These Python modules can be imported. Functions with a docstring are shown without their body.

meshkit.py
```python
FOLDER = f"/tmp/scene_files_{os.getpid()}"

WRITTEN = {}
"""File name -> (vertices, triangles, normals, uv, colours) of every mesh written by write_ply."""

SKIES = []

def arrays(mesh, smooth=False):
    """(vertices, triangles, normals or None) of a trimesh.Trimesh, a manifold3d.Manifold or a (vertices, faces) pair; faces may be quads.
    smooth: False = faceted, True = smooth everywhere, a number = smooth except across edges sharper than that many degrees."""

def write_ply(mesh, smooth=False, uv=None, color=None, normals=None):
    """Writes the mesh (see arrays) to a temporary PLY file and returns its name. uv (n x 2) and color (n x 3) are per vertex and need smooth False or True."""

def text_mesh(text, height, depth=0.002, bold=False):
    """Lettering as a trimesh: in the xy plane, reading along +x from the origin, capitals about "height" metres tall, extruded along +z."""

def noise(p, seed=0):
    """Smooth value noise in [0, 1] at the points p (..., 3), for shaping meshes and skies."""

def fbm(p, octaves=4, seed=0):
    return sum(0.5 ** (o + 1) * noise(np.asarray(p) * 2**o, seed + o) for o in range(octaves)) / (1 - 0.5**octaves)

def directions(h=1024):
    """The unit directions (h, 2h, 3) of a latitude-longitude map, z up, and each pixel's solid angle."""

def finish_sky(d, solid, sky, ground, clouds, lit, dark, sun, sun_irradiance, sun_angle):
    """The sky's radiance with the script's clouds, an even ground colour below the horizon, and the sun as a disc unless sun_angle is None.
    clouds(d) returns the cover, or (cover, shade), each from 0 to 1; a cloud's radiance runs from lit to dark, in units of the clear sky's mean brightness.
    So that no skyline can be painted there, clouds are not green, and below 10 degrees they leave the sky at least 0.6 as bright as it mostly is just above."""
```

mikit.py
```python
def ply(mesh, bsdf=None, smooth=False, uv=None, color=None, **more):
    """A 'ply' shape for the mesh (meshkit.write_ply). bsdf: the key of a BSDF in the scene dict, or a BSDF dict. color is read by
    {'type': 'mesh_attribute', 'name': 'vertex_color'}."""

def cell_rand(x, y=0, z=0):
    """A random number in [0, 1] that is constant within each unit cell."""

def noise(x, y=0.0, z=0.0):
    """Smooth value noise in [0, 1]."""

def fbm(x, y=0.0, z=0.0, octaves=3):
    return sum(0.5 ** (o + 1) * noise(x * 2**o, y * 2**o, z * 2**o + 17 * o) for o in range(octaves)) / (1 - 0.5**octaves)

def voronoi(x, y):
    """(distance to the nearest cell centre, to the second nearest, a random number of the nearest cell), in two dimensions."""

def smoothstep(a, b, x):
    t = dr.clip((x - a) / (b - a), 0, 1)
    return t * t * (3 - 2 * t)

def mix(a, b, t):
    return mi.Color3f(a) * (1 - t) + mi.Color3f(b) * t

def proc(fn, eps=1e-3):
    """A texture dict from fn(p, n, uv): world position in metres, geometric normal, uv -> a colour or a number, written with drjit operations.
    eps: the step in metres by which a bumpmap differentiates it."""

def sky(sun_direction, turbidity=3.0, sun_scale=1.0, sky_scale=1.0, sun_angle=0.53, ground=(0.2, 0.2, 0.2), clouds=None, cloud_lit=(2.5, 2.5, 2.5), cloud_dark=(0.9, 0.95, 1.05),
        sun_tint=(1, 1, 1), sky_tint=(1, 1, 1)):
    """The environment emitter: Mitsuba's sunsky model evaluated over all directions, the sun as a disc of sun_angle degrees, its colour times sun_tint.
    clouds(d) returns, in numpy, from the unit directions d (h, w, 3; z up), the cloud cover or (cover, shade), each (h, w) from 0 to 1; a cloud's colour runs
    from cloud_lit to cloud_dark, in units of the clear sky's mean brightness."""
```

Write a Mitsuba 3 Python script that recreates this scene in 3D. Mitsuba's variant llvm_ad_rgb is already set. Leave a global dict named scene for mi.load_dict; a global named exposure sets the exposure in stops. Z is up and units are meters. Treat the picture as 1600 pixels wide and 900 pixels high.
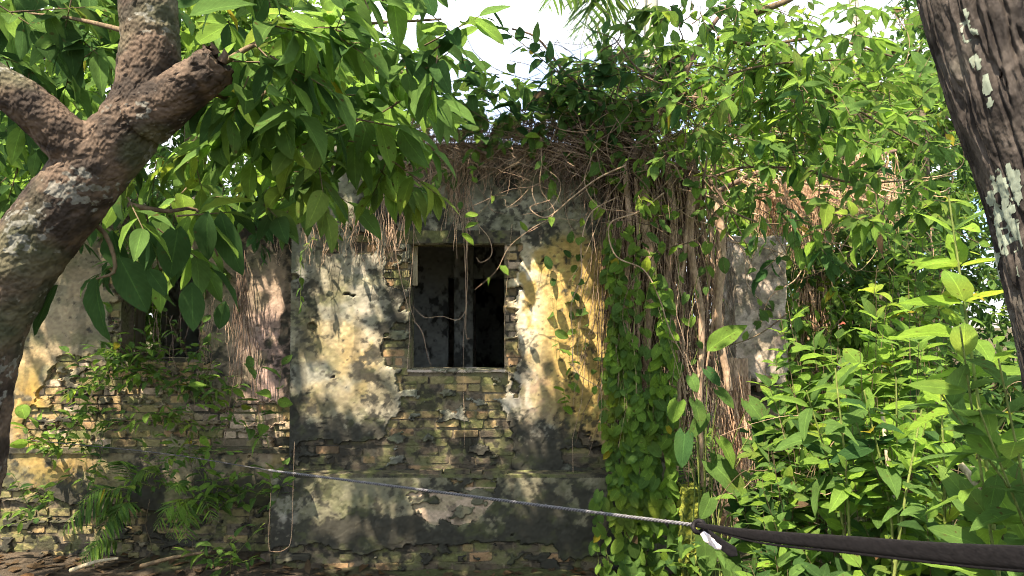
import math, zlib
import numpy as np, trimesh, shapely, manifold3d as m3
import drjit as dr, mitsuba as mi, mikit, meshkit
from shapely.geometry import Polygon, Point, box as sbox
from mikit import noise, fbm, smoothstep, mix, voronoi, proc

T = mi.ScalarTransform4f
scene, labels = {}, {}
# ------------------------------------------------------------------ camera, sky, exposure
EYE = np.array([0.0, 0.0, 2.4]); F = 1164.0; PITCH = math.atan(50 / F)
scene['camera'] = {'type': 'perspective', 'fov': math.degrees(2 * math.atan(800 / F)), 'fov_axis': 'x', 'near_clip': 0.05, 'far_clip': 400.0,
    'to_world': T().look_at(origin=EYE.tolist(), target=[0, math.cos(PITCH), EYE[2] + math.sin(PITCH)], up=[0, 0, 1])}
SUN = np.array([-0.31, -0.44, 0.84]); SUN /= np.linalg.norm(SUN)
def cloud_cover(d):
    n = meshkit.fbm(d * np.array([3.0, 3.0, 6.0]) + 5.3, 4, seed=11)
    return np.clip((n - 0.26) * 4.0, 0, 1) * 0.95
scene['sky'] = mikit.sky(SUN.tolist(), turbidity=4, clouds=cloud_cover, cloud_lit=(1.5, 1.52, 1.55), cloud_dark=(0.9, 0.95, 1.0))
exposure = 3.55

# ------------------------------------------------------------------ helpers
def ray(px, py):
    dx, dz = (px - 800) / F, -(py - 450) / F
    return np.array([dx, math.cos(PITCH) - dz * math.sin(PITCH), math.sin(PITCH) + dz * math.cos(PITCH)])
def P(px, py, Y):                       # the point of the upright plane y = Y that is measured at (px, py) of the photograph
    r = ray(px, py); return EYE + r * (Y / r[1])
def W(px, py, Y=7.5):                   # the same as (x, z) on a wall
    p = P(px, py, Y); return np.array([p[0], p[2]])
def project(p):
    q = np.atleast_2d(p) - EYE
    d = q[:, 1] * math.cos(PITCH) + q[:, 2] * math.sin(PITCH)
    v = -q[:, 1] * math.sin(PITCH) + q[:, 2] * math.cos(PITCH)
    d1 = np.maximum(d, 1e-3)
    return 800 + F * q[:, 0] / d1, 450 - F * v / d1, d
def rnd(name): return np.random.default_rng(zlib.crc32(name.encode()))
def unit(v): v = np.asarray(v, float); return v / np.maximum(np.linalg.norm(v, axis=-1, keepdims=True), 1e-9)
counts = {}
def key(name):                          # the next free key of that name
    n = counts.get(name, -1) + 1; counts[name] = n
    return name if n == 0 else f'{name}_{n:03d}'
def thing(name, label, cat, group=None):
    k = key(name); labels[k] = {'label': label, 'category': cat}
    if group: labels[k]['group'] = group
    return k
def put(name, mesh, bsdf, parent=None, smooth=False, kind=None, label=None, **kw):
    k = key(f'{parent}__{name}' if parent else name)
    scene[k] = mikit.ply(mesh, bsdf, smooth=smooth, **kw)
    if kind: labels.setdefault(k, {})['kind'] = kind
    if label: labels.setdefault(k, {})['label'] = label
    return k
def merge(parts):
    vs, fs, at = [], [], 0
    for v, f in parts:
        vs.append(v); fs.append(np.asarray(f) + at); at += len(v)
    return np.vstack(vs), np.vstack(fs)
def spline(pts, n):                     # Catmull-Rom through the points
    p = np.asarray(pts, float)
    if len(p) == 2: t = np.linspace(0, 1, n)[:, None]; return p[0] * (1 - t) + p[1] * t
    q = np.vstack([2 * p[0] - p[1], p, 2 * p[-1] - p[-2]])
    u = np.linspace(0, len(p) - 1 - 1e-9, n); i = u.astype(int); t = (u - i)[:, None]
    a, b, c, d = q[i], q[i + 1], q[i + 2], q[i + 3]
    return 0.5 * (2 * b + (c - a) * t + (2 * a - 5 * b + 4 * c - d) * t**2 + (3 * b - a - 3 * c + d) * t**3)
def tube(pts, rad, sides=5, cap=True):
    p = np.asarray(pts, float); n = len(p); r = np.broadcast_to(np.asarray(rad, float), (n,))
    t = unit(np.gradient(p, axis=0))
    a = np.cross(t[0], [0.3, 0.9, 0.2]); a /= np.linalg.norm(a); A = []
    for i in range(n):
        a = a - t[i] * (a @ t[i]); a = a / max(np.linalg.norm(a), 1e-9); A.append(a)
    A = np.array(A); B = np.cross(t, A); th = np.arange(sides) * 2 * np.pi / sides
    v = (p[:, None] + r[:, None, None] * (np.cos(th)[None, :, None] * A[:, None] + np.sin(th)[None, :, None] * B[:, None])).reshape(-1, 3)
    i, j = np.meshgrid(np.arange(n - 1), np.arange(sides), indexing='ij'); j2 = (j + 1) % sides
    f = np.concatenate([np.stack([i * sides + j, i * sides + j2, (i + 1) * sides + j2], -1).reshape(-1, 3), np.stack([i * sides + j, (i + 1) * sides + j2, (i + 1) * sides + j], -1).reshape(-1, 3)])
    if cap:
        v = np.vstack([v, p[:1], p[-1:]]); k = np.arange(sides); k2 = (k + 1) % sides; o = (n - 1) * sides
        f = np.vstack([f, np.stack([k2, k, np.full(sides, n * sides)], 1), np.stack([o + k, o + k2, np.full(sides, n * sides + 1)], 1)])
    return v, f
def boxm(x0, x1, y0, y1, z0, z1):
    m = trimesh.creation.box(extents=[x1 - x0, y1 - y0, z1 - z0]); m.apply_translation([(x0 + x1) / 2, (y0 + y1) / 2, (z0 + z1) / 2]); return m.vertices, m.faces
def rough_box(x0, x1, y0, y1, z0, z1, step, amp, seed=0, freq=5):
    m = m3.Manifold.cube([x1 - x0, y1 - y0, z1 - z0]).translate([x0, y0, z0]).refine_to_length(step).to_mesh()
    v = np.array(m.vert_properties[:, :3], float); q = v * freq
    v += amp * 2 * (np.stack([meshkit.fbm(q + 9.1 * k, 3, seed + k) for k in range(3)], 1) - 0.5)
    return v, np.array(m.tri_verts)

# ------------------------------------------------------------------ materials
def C3(c): return mi.Color3f(*[float(x) for x in c])
def thin_leaf(name, col, rough=0.38, trans=1.15, vein=(1.5, 1.5, 1.3), var=0.6, spec=1.5):
    c = np.array(col)
    def fn(p, n, uv):
        big = noise(p.x * 9, p.y * 9, p.z * 9); fine = fbm(p.x * 60, p.y * 60, p.z * 60, 2)
        s = dr.abs(uv.y - 0.5)
        mid = 1 - smoothstep(0.012, 0.03, s)
        side = 1 - smoothstep(0.0, 0.16, dr.abs((uv.x * 9 - s * 7) - dr.round(uv.x * 9 - s * 7)))
        k = (1 - var / 2 + var * big) * (0.85 + 0.3 * fine)
        yel = smoothstep(0.62, 0.9, noise(p.x * 3.1 + 7, p.y * 3.1, p.z * 3.1)) * 0.45
        base = mix(C3(c), C3(c * np.array([1.9, 1.25, 0.8])), yel)
        spot = smoothstep(0.80, 0.88, noise(p.x * 55 + 3, p.y * 55, p.z * 55)) * smoothstep(0.45, 0.7, noise(p.x * 4, p.y * 4 + 5, p.z * 4))
        base = mix(base, (0.10, 0.065, 0.03), 0.8 * spot)
        return base * k * (1 + C3(np.array(vein) - 1) * dr.maximum(mid, 0.3 * side))
    scene[name] = {'type': 'principledthin', 'base_color': proc(fn), 'roughness': rough, 'diff_trans': trans, 'eta': spec}
thin_leaf('leaf_dark', (0.052, 0.108, 0.036))
thin_leaf('leaf_mid', (0.100, 0.185, 0.050))
thin_leaf('leaf_bright', (0.165, 0.285, 0.055), trans=1.25)
thin_leaf('leaf_lime', (0.205, 0.345, 0.05), trans=1.25)
thin_leaf('leaf_blue', (0.045, 0.105, 0.036), rough=0.25)
thin_leaf('leaf_dry', (0.075, 0.055, 0.035), trans=0.5, rough=0.7)
thin_leaf('leaf_yellow', (0.36, 0.32, 0.04), trans=1.25)
GREENS = ['leaf_dark', 'leaf_mid', 'leaf_bright', 'leaf_lime', 'leaf_blue']

def solid(name, fn, rough=0.85, bump=None, bscale=1.0, spec=0.3):
    b = {'type': 'principled', 'base_color': proc(fn), 'roughness': rough, 'specular': spec}
    if bump: b = {'type': 'bumpmap', 'scale': bscale, 'tex': proc(bump, 2e-3), 'bsdf': b}
    scene[name] = {'type': 'twosided', 'bsdf': b}
def fibre(name, a, b):
    def fn(p, n, uv): return mix(a, b, noise(p.x * 25, p.y * 25, p.z * 6)) * (0.6 + 0.8 * noise(p.x * 90, p.y * 90, p.z * 30))
    solid(name, fn, 0.8)
fibre('root_brown', (0.22, 0.15, 0.10), (0.46, 0.34, 0.24))
fibre('root_dark', (0.085, 0.058, 0.042), (0.20, 0.14, 0.10))
fibre('straw', (0.42, 0.27, 0.17), (0.62, 0.44, 0.30))
fibre('twig_brown', (0.07, 0.05, 0.03), (0.16, 0.12, 0.07))
fibre('stem_green', (0.09, 0.13, 0.03), (0.19, 0.22, 0.06))
fibre('stem_pale', (0.26, 0.22, 0.14), (0.38, 0.34, 0.24))

def bark_left(p, n, uv):
    a = fbm(p.x * 14, p.y * 14, p.z * 14, 4); b = noise(p.x * 90, p.y * 90, p.z * 90); l = fbm(p.x * 7 + 3, p.y * 7, p.z * 7, 3)
    c = mix((0.040, 0.026, 0.018), (0.145, 0.092, 0.060), smoothstep(0.36, 0.66, a))
    c = mix(c, (0.10, 0.11, 0.05), 0.5 * smoothstep(0.5, 0.7, fbm(p.x * 4, p.y * 4 + 9, p.z * 4, 2)))
    c = mix(c, (0.26, 0.235, 0.19), 0.7 * smoothstep(0.61, 0.66, 0.6 * l + 0.4 * fbm(p.x * 45, p.y * 45, p.z * 45, 3)))
    return c * C3((0.60, 0.68, 0.74)) * (0.65 + 0.7 * b)
def bark_left_b(p, n, uv): return 0.010 * fbm(p.x * 40, p.y * 40, p.z * 25, 3) + 0.006 * noise(p.x * 130, p.y * 130, p.z * 90)
solid('bark_left', bark_left, 0.85, bark_left_b)
def bark_right(p, n, uv):
    a = fbm(p.x * 20, p.y * 20, p.z * 10, 4); b = noise(p.x * 120, p.y * 120, p.z * 60)
    c = mix((0.035, 0.030, 0.028), (0.145, 0.125, 0.11), smoothstep(0.3, 0.72, a))
    c = mix(c, (0.20, 0.19, 0.16), 0.6 * smoothstep(0.6, 0.75, fbm(p.x * 6 + 4, p.y * 6, p.z * 5, 3)))
    return c * (0.36 + 0.48 * b)
solid('bark_right', bark_right, 0.85, lambda p, n, uv: 0.006 * fbm(p.x * 70, p.y * 70, p.z * 35, 3))
solid('lichen', lambda p, n, uv: mix((0.17, 0.21, 0.17), (0.30, 0.35, 0.28), fbm(p.x * 60, p.y * 60, p.z * 60, 3)), 0.95)
solid('bark_far', lambda p, n, uv: mix((0.06, 0.05, 0.035), (0.19, 0.15, 0.11), fbm(p.x * 12, p.y * 12, p.z * 4, 3)), 0.9)
solid('palm_bark', lambda p, n, uv: mix((0.30, 0.29, 0.24), (0.5, 0.48, 0.4), noise(p.x * 3, p.y * 3, p.z * 12)), 0.9)
scene['plaster'] = {'type': 'twosided', 'bsdf': {'type': 'principled', 'base_color': {'type': 'mesh_attribute', 'name': 'vertex_color'}, 'roughness': 0.85, 'specular': 0.25}}
def grime(base, p, mold=0.5, moss=0.35):
    m = smoothstep(0.49, 0.60, 0.55 * fbm(p.x * 3.5, p.y * 3.5, p.z * 2.6, 4) + 0.45 * fbm(p.x * 19, p.y * 19, p.z * 15, 3)); g = smoothstep(0.44, 0.62, fbm(p.x * 8 + 3, p.y * 8, p.z * 8 + 1, 4))
    c = mix(base, (0.11, 0.125, 0.045), moss * g); c = mix(c, (0.028, 0.027, 0.022), mold * m)
    return c * (0.6 + 0.8 * fbm(p.x * 45, p.y * 45, p.z * 45, 3))
BR = {'brick_orange': ((0.285, 0.185, 0.10), 0.75, 0.6), 'brick_ochre': ((0.32, 0.235, 0.115), 0.7, 0.6), 'brick_moss': ((0.20, 0.175, 0.085), 0.8, 0.8), 'brick_black': ((0.085, 0.070, 0.050), 0.9, 0.6), 'brick_pale': ((0.42, 0.33, 0.24), 0.6, 0.4)}
for k_, (c_, a_, b_) in BR.items():
    solid(k_, lambda p, n, uv, c=c_, a=a_, b=b_: grime(mi.Color3f(*c), p, a, b), 0.9, lambda p, n, uv: 0.006 * fbm(p.x * 50, p.y * 50, p.z * 50, 3))
solid('mortar', lambda p, n, uv: grime(mi.Color3f(0.15, 0.125, 0.085), p, 0.85, 0.6), 0.95)
solid('concrete', lambda p, n, uv: grime(mi.Color3f(0.30, 0.29, 0.25), p, 0.8, 0.4), 0.9, lambda p, n, uv: 0.012 * fbm(p.x * 18, p.y * 18, p.z * 18, 4))
solid('pale_render', lambda p, n, uv: grime(mix((0.46, 0.42, 0.36), (0.38, 0.30, 0.24), fbm(p.x * 6, p.y * 6, p.z * 3, 3)), p, 0.55, 0.3), 0.9, lambda p, n, uv: 0.012 * fbm(p.x * 14, p.y * 14, p.z * 10, 4))
solid('dark_ledge', lambda p, n, uv: grime(mi.Color3f(0.085, 0.078, 0.052), p, 0.9, 0.7), 0.9, lambda p, n, uv: 0.012 * fbm(p.x * 18, p.y * 18, p.z * 18, 4))
solid('inner_plaster', lambda p, n, uv: mix((0.56, 0.58, 0.52), (0.30, 0.31, 0.27), fbm(p.x * 4, p.y * 4, p.z * 3, 5)) * (0.7 + 0.6 * fbm(p.x * 20, p.y * 20, p.z * 20, 3)) * (1 - 0.75 * smoothstep(0.5, 0.62, 0.6 * fbm(p.x * 3, p.y * 3, p.z * 2, 4) + 0.4 * fbm(p.x * 15, p.y * 15, p.z * 9, 3))), 0.9)
solid('old_wood', lambda p, n, uv: mix((0.30, 0.25, 0.15), (0.48, 0.42, 0.28), noise(p.x * 40, p.y * 40, p.z * 5)), 0.8)
solid('moss_green', lambda p, n, uv: mix((0.05, 0.075, 0.015), (0.19, 0.21, 0.03), smoothstep(0.35, 0.6, fbm(p.x * 30, p.y * 30, p.z * 22, 4))), 0.95, lambda p, n, uv: 0.02 * fbm(p.x * 40, p.y * 40, p.z * 40, 3))
def soil_c(p, n, uv):
    c = mix((0.022, 0.018, 0.013), (0.060, 0.047, 0.032), fbm(p.x * 3, p.y * 3, p.z * 3, 4))
    return mix(c, (0.07, 0.085, 0.03), 0.6 * smoothstep(0.5, 0.7, fbm(p.x * 1.2, p.y * 1.2, 0, 3))) * (0.6 + 0.8 * noise(p.x * 40, p.y * 40, p.z * 40))
solid('soil', soil_c, 0.95, lambda p, n, uv: 0.03 * fbm(p.x * 14, p.y * 14, p.z * 14, 4))
solid('black_rubber', lambda p, n, uv: mix((0.004, 0.004, 0.005), (0.016, 0.015, 0.017), fbm(p.x * 90, p.y * 90, p.z * 90, 4)), 0.6, lambda p, n, uv: 0.0006 * noise(p.x * 300, p.y * 60, p.z * 300) + 0.002 * fbm(p.x * 14, p.y * 14, p.z * 14, 2), spec=0.12)
solid('cord_pale', lambda p, n, uv: mix((0.10, 0.105, 0.115), (0.21, 0.21, 0.23), noise(p.x * 80, p.y * 80, p.z * 80)), 0.6)
solid('cord_dark', lambda p, n, uv: mix((0.03, 0.03, 0.035), (0.06, 0.06, 0.065), noise(p.x * 80, p.y * 80, p.z * 80)), 0.7)
solid('tag_silver', lambda p, n, uv: mix((0.55, 0.50, 0.50), (0.75, 0.70, 0.70), noise(p.x * 60, p.y * 60, p.z * 60)), 0.3, spec=0.8)
solid('red_paint', lambda p, n, uv: mix((0.40, 0.10, 0.07), (0.52, 0.17, 0.12), noise(p.x * 5, p.y * 5, p.z * 5)), 0.8)
solid('white_paint', lambda p, n, uv: mix((0.55, 0.57, 0.6), (0.72, 0.73, 0.75), noise(p.x * 3, p.y * 3, p.z * 3)), 0.7)

# ------------------------------------------------------------------ leaves: templates, plants
def leaf_template(kind, rows, cols):
    t = np.linspace(0, 1, rows)[:, None]; s = np.linspace(-1, 1, cols)[None]
    if kind == 'oval':   w = 0.245 * np.sin(np.pi * t**0.9)**0.8 * (1 - 0.25 * t); curl, fold, wave = 0.16, 0.28, 0.012
    elif kind == 'long': w = 0.16 * np.sin(np.pi * t**0.8)**0.75 * (1 - 0.2 * t); curl, fold, wave = 0.26, 0.25, 0.015
    elif kind == 'round': w = 0.29 * np.sin(np.pi * t**0.85)**0.65; curl, fold, wave = 0.14, 0.2, 0.012
    elif kind == 'heart': w = 0.54 * (1 - t)**0.75 * (0.62 + 1.1 * t)**0.9 * np.minimum(1, 0.55 + t * 4); curl, fold, wave = 0.16, 0.14, 0.015
    else:                w = 0.055 * np.sin(np.pi * np.clip(t, 0, 1)**0.6)**0.7; curl, fold, wave = 0.22, 0.3, 0.0      # blade
    x = w * s; y = t + 0 * s
    if kind == 'heart': y = y - 0.20 * np.abs(s)**1.5 * np.clip(1 - t * 4, 0, 1)
    z = -curl * t**2 + fold * np.abs(x) + wave * np.sin(t * 15 + s * 2) * np.abs(s)
    v = np.stack([x, y, z], -1).reshape(-1, 3)
    i, j = np.meshgrid(np.arange(rows - 1), np.arange(cols - 1), indexing='ij'); a = i * cols + j
    f = np.concatenate([np.stack([a, a + 1, a + cols + 1], -1).reshape(-1, 3), np.stack([a, a + cols + 1, a + cols], -1).reshape(-1, 3)])
    ar = np.linalg.norm(np.cross(v[f[:, 1]] - v[f[:, 0]], v[f[:, 2]] - v[f[:, 0]]), axis=1); f = f[ar > 1e-7]
    return v, f, np.stack([t + 0 * s, s / 2 + 0.5 + 0 * t], -1).reshape(-1, 2)
KINDS_ = ('oval', 'long', 'round', 'heart', 'blade')
HI = {k: leaf_template(k, 9, 5) for k in KINDS_}
LO = {k: leaf_template(k, 5, 3) for k in KINDS_}; FAR = {k: leaf_template(k, 4, 3) for k in KINDS_}
used_groups = {}
def leaf_group(kind, mat):
    g = f'leafshape_{kind}_{mat}'
    if g not in used_groups:
        used_groups[g] = 1; v, f, uv = HI[kind]
        scene[g] = {'type': 'shapegroup', 'leaf': mikit.ply((v, f), mat, smooth=True, uv=uv)}
    return g
def leaf_frames(pos, d, up, size, width=1.0):      # 4x4 matrices: y along the leaf, z its upper side
    d = unit(d); x = unit(np.cross(d, up)); z = np.cross(x, d)
    n = len(pos); M = np.zeros((n, 4, 4)); s = np.broadcast_to(np.asarray(size, float), (n,))[:, None]
    M[:, :3, 0], M[:, :3, 1], M[:, :3, 2], M[:, :3, 3], M[:, 3, 3] = x * s * width, d * s, z * s, pos, 1
    return M
class Plant:
    def __init__(self, name, label, cat, group=None, cap=100):
        self.t = thing(name, label, cat, group); self.L = []; self.S = {}; self.cap = cap; self.r = rnd(self.t)
    def leaves(self, M, kind, mats, p=None):
        mats = list(mats) + ['leaf_yellow', 'leaf_dry']; q = np.full(len(mats) - 2, 1 / (len(mats) - 2)) if p is None else np.asarray(p, float); p = np.concatenate([q / q.sum() * .989, [.005, .006]])
        M = M.copy(); M[:, :3, 0] *= self.r.uniform(.78, 1.18, (len(M), 1)); M[:, :3, 2] *= self.r.uniform(.2, 2.1, (len(M), 1))
        which = self.r.choice(len(mats), len(M), p=p)
        for i, m in enumerate(mats):
            if (which == i).any(): self.L.append((M[which == i], kind, m))
    def stem(self, pts, r0, r1, mat='twig_brown', part=None, sides=6, n=None):
        pts = np.asarray(pts); n = n or max(4, 3 * len(pts)); c = spline(pts, n)
        m = tube(c, np.linspace(r0, r1, n), sides)
        if part: put(part, m, mat, self.t, smooth=60)
        else: self.S.setdefault(mat, []).append(m)
        return c
    def twig(self, a, b, n, size, kind, mats, droop=0.3, r=0.004, mat='twig_brown', p=None, tilt=0.9, sag=0.0, f0=0.15, face=None, width=1.0):
        a, b = np.asarray(a, float), np.asarray(b, float); mid = (a + b) / 2 + np.array([0, 0, sag * np.linalg.norm(b - a)])
        c = spline([a, mid, b], 7); self.S.setdefault(mat, []).append(tube(c, np.linspace(r, r * 0.4, 7), 4, False))
        t = np.clip(np.linspace(f0, 1, n) + self.r.normal(0, 0.02, n), 0, 1); i = t * 6; k = np.minimum(i.astype(int), 5); u = (i - k)[:, None]
        pos = c[k] * (1 - u) + c[k + 1] * u; ax = unit(c[k + 1] - c[k])
        phi = np.arange(n) * 2.4 + self.r.uniform(0, 6.28); e1 = unit(np.cross(ax, [0.13, 0.05, 1.0])); e2 = np.cross(ax, e1)
        rad = np.cos(phi)[:, None] * e1 + 0.5 * np.sin(phi)[:, None] * e2
        al = tilt * (1 - t**3)
        d = ax * (1.15 - al)[:, None] + rad * (0.45 + al)[:, None] + self.r.normal(0, 0.16, (n, 3)) + np.array([0, 0, -droop])
        up = np.array([0, 0, 1.0]) + self.r.normal(0, 0.35, (n, 3)) + 0.25 * rad
        if face is not None: up = up + np.asarray(face)
        self.leaves(leaf_frames(pos, d, up, size * self.r.uniform(0.65, 1.15, n), width), kind, mats, p)
        return c
    def cloud(self, c, rad, n, twig, per, size, kind, mats, droop=0.5, p=None, keep=None, out=0.5, **kw):
        c, rad = np.asarray(c, float), np.asarray(rad, float)
        for _ in range(n):
            q = self.r.normal(0, 1, 3); q = q / np.linalg.norm(q) * self.r.uniform(0.25, 1)**0.5
            a = c + rad * q; d = unit(q * out + self.r.normal(0, 0.6, 3) + np.array([0, 0, -0.15]))
            if keep is not None and not keep(a + d * twig * 0.6, self.r): continue
            self.twig(a, a + d * twig * self.r.uniform(0.6, 1.2), per, size, kind, mats, droop, p=p, **kw)
    def done(self):
        cand = []
        for gi, (M, kind, mat) in enumerate(self.L):
            mid = M[:, :3, 3] + M[:, :3, 1] * 0.5; x, y, d = project(mid); s = np.linalg.norm(M[:, :3, 1], axis=1) * F / np.maximum(d, 0.05)
            ok = (d > 0.3) & (x > -20) & (x < 1620) & (y > -20) & (y < 920) & (s > 12)
            cand += [(-s[i], gi, i) for i in np.nonzero(ok)[0]]
        cand.sort(); pick = {}
        for _, gi, i in cand[:self.cap]: pick.setdefault(gi, set()).add(i)
        rest = {}
        for gi, (M, kind, mat) in enumerate(self.L):
            chosen = pick.get(gi, set()); g = leaf_group(kind, mat) if chosen else None
            for i in sorted(chosen):
                scene[key(self.t + '__leaf')] = {'type': 'instance', 'to_world': T(M[i].tolist()), 'group': {'type': 'ref', 'id': g}}
            left = np.array([i for i in range(len(M)) if i not in chosen], int)
            if len(left): rest.setdefault(mat, []).append((M[left], kind))
        for mat, items in rest.items():
            parts, uvs = [], []
            for M, kind in items:
                d = np.linalg.norm(M[:, :3, 3] - EYE, axis=1); app = np.linalg.norm(M[:, :3, 1], axis=1) / d; xx, yy, dd = project(M[:, :3, 3]); seen = (dd > 0) & (xx > -80) & (xx < 1680) & (yy > -80) & (yy < 980); big = (app > 0.04) & seen; far = (app < 0.026) | ~seen
                for sel, tpl in ((big, HI), (~big & ~far, LO), (far & ~big, FAR)):
                    if not sel.any(): continue
                    v, f, uv = tpl[kind]; K = M[sel]
                    vs = np.einsum('kij,nj->kni', K[:, :3, :3], v) + K[:, None, :3, 3]
                    parts.append((vs.reshape(-1, 3), (f[None] + (np.arange(len(K)) * len(v))[:, None, None]).reshape(-1, 3))); uvs.append(np.tile(uv, (len(K), 1)))
            put('foliage', merge(parts), mat, self.t, smooth=True, kind='stuff', uv=np.vstack(uvs))
        for mat, ms in self.S.items():
            put('twigs' if len(ms) > 1 else 'stem', merge(ms), mat, self.t, smooth=True, kind='stuff' if len(ms) > 1 else None)
        return self.t
def fibres(starts, lengths, r, wig=0.05, seg=9, sides=3, lean=None, seed=1):
    g = np.random.default_rng(seed); out = []
    for a, L in zip(starts, lengths):
        d = unit(np.array([0, 0, -1.0]) + g.normal(0, 0.10, 3) + (0 if lean is None else lean))
        t = np.linspace(0, 1, seg)[:, None]; w = np.cumsum(g.normal(0, wig * L / seg**0.5, (seg, 3)), 0); w[0] = 0
        out.append(tube(a + d * L * t + w * np.array([1, 0.6, 0.35]), np.linspace(1, 0.5, seg) * r * g.uniform(0.5, 1.5), sides, False))
    return merge(out)

# ------------------------------------------------------------------ the ground
gx, gy = np.meshgrid(np.concatenate([np.linspace(-120, -9, 30), np.linspace(-8.9, 8.9, 180), np.linspace(9, 120, 30)]), np.concatenate([np.linspace(-60, -1, 20), np.linspace(-0.9, 16, 170), np.linspace(16.2, 200, 40)]), indexing='ij')
def ground_z(x, y):
    x, y = np.asarray(x, float), np.asarray(y, float); q = np.stack([x, y, 0 * x], -1)
    return 0.75 * (1 - 1 / (1 + np.exp(-(y - 3.0) * 1.6))) + 0.16 * (meshkit.fbm(q * 1.3, 4, 3) - 0.5) + 0.03 * (meshkit.fbm(q * 9, 3, 5) - 0.5) + np.clip((x - 2) * 0.05, 0, 0.4)
gz = ground_z(gx, gy); nx_, ny_ = gx.shape
i, j = np.meshgrid(np.arange(nx_ - 1), np.arange(ny_ - 1), indexing='ij'); a = i * ny_ + j
put('ground', (np.stack([gx, gy, gz], -1).reshape(-1, 3), np.concatenate([np.stack([a, a + ny_, a + ny_ + 1], -1).reshape(-1, 3), np.stack([a, a + ny_ + 1, a + 1], -1).reshape(-1, 3)])), 'soil', smooth=True, kind='structure')

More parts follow.
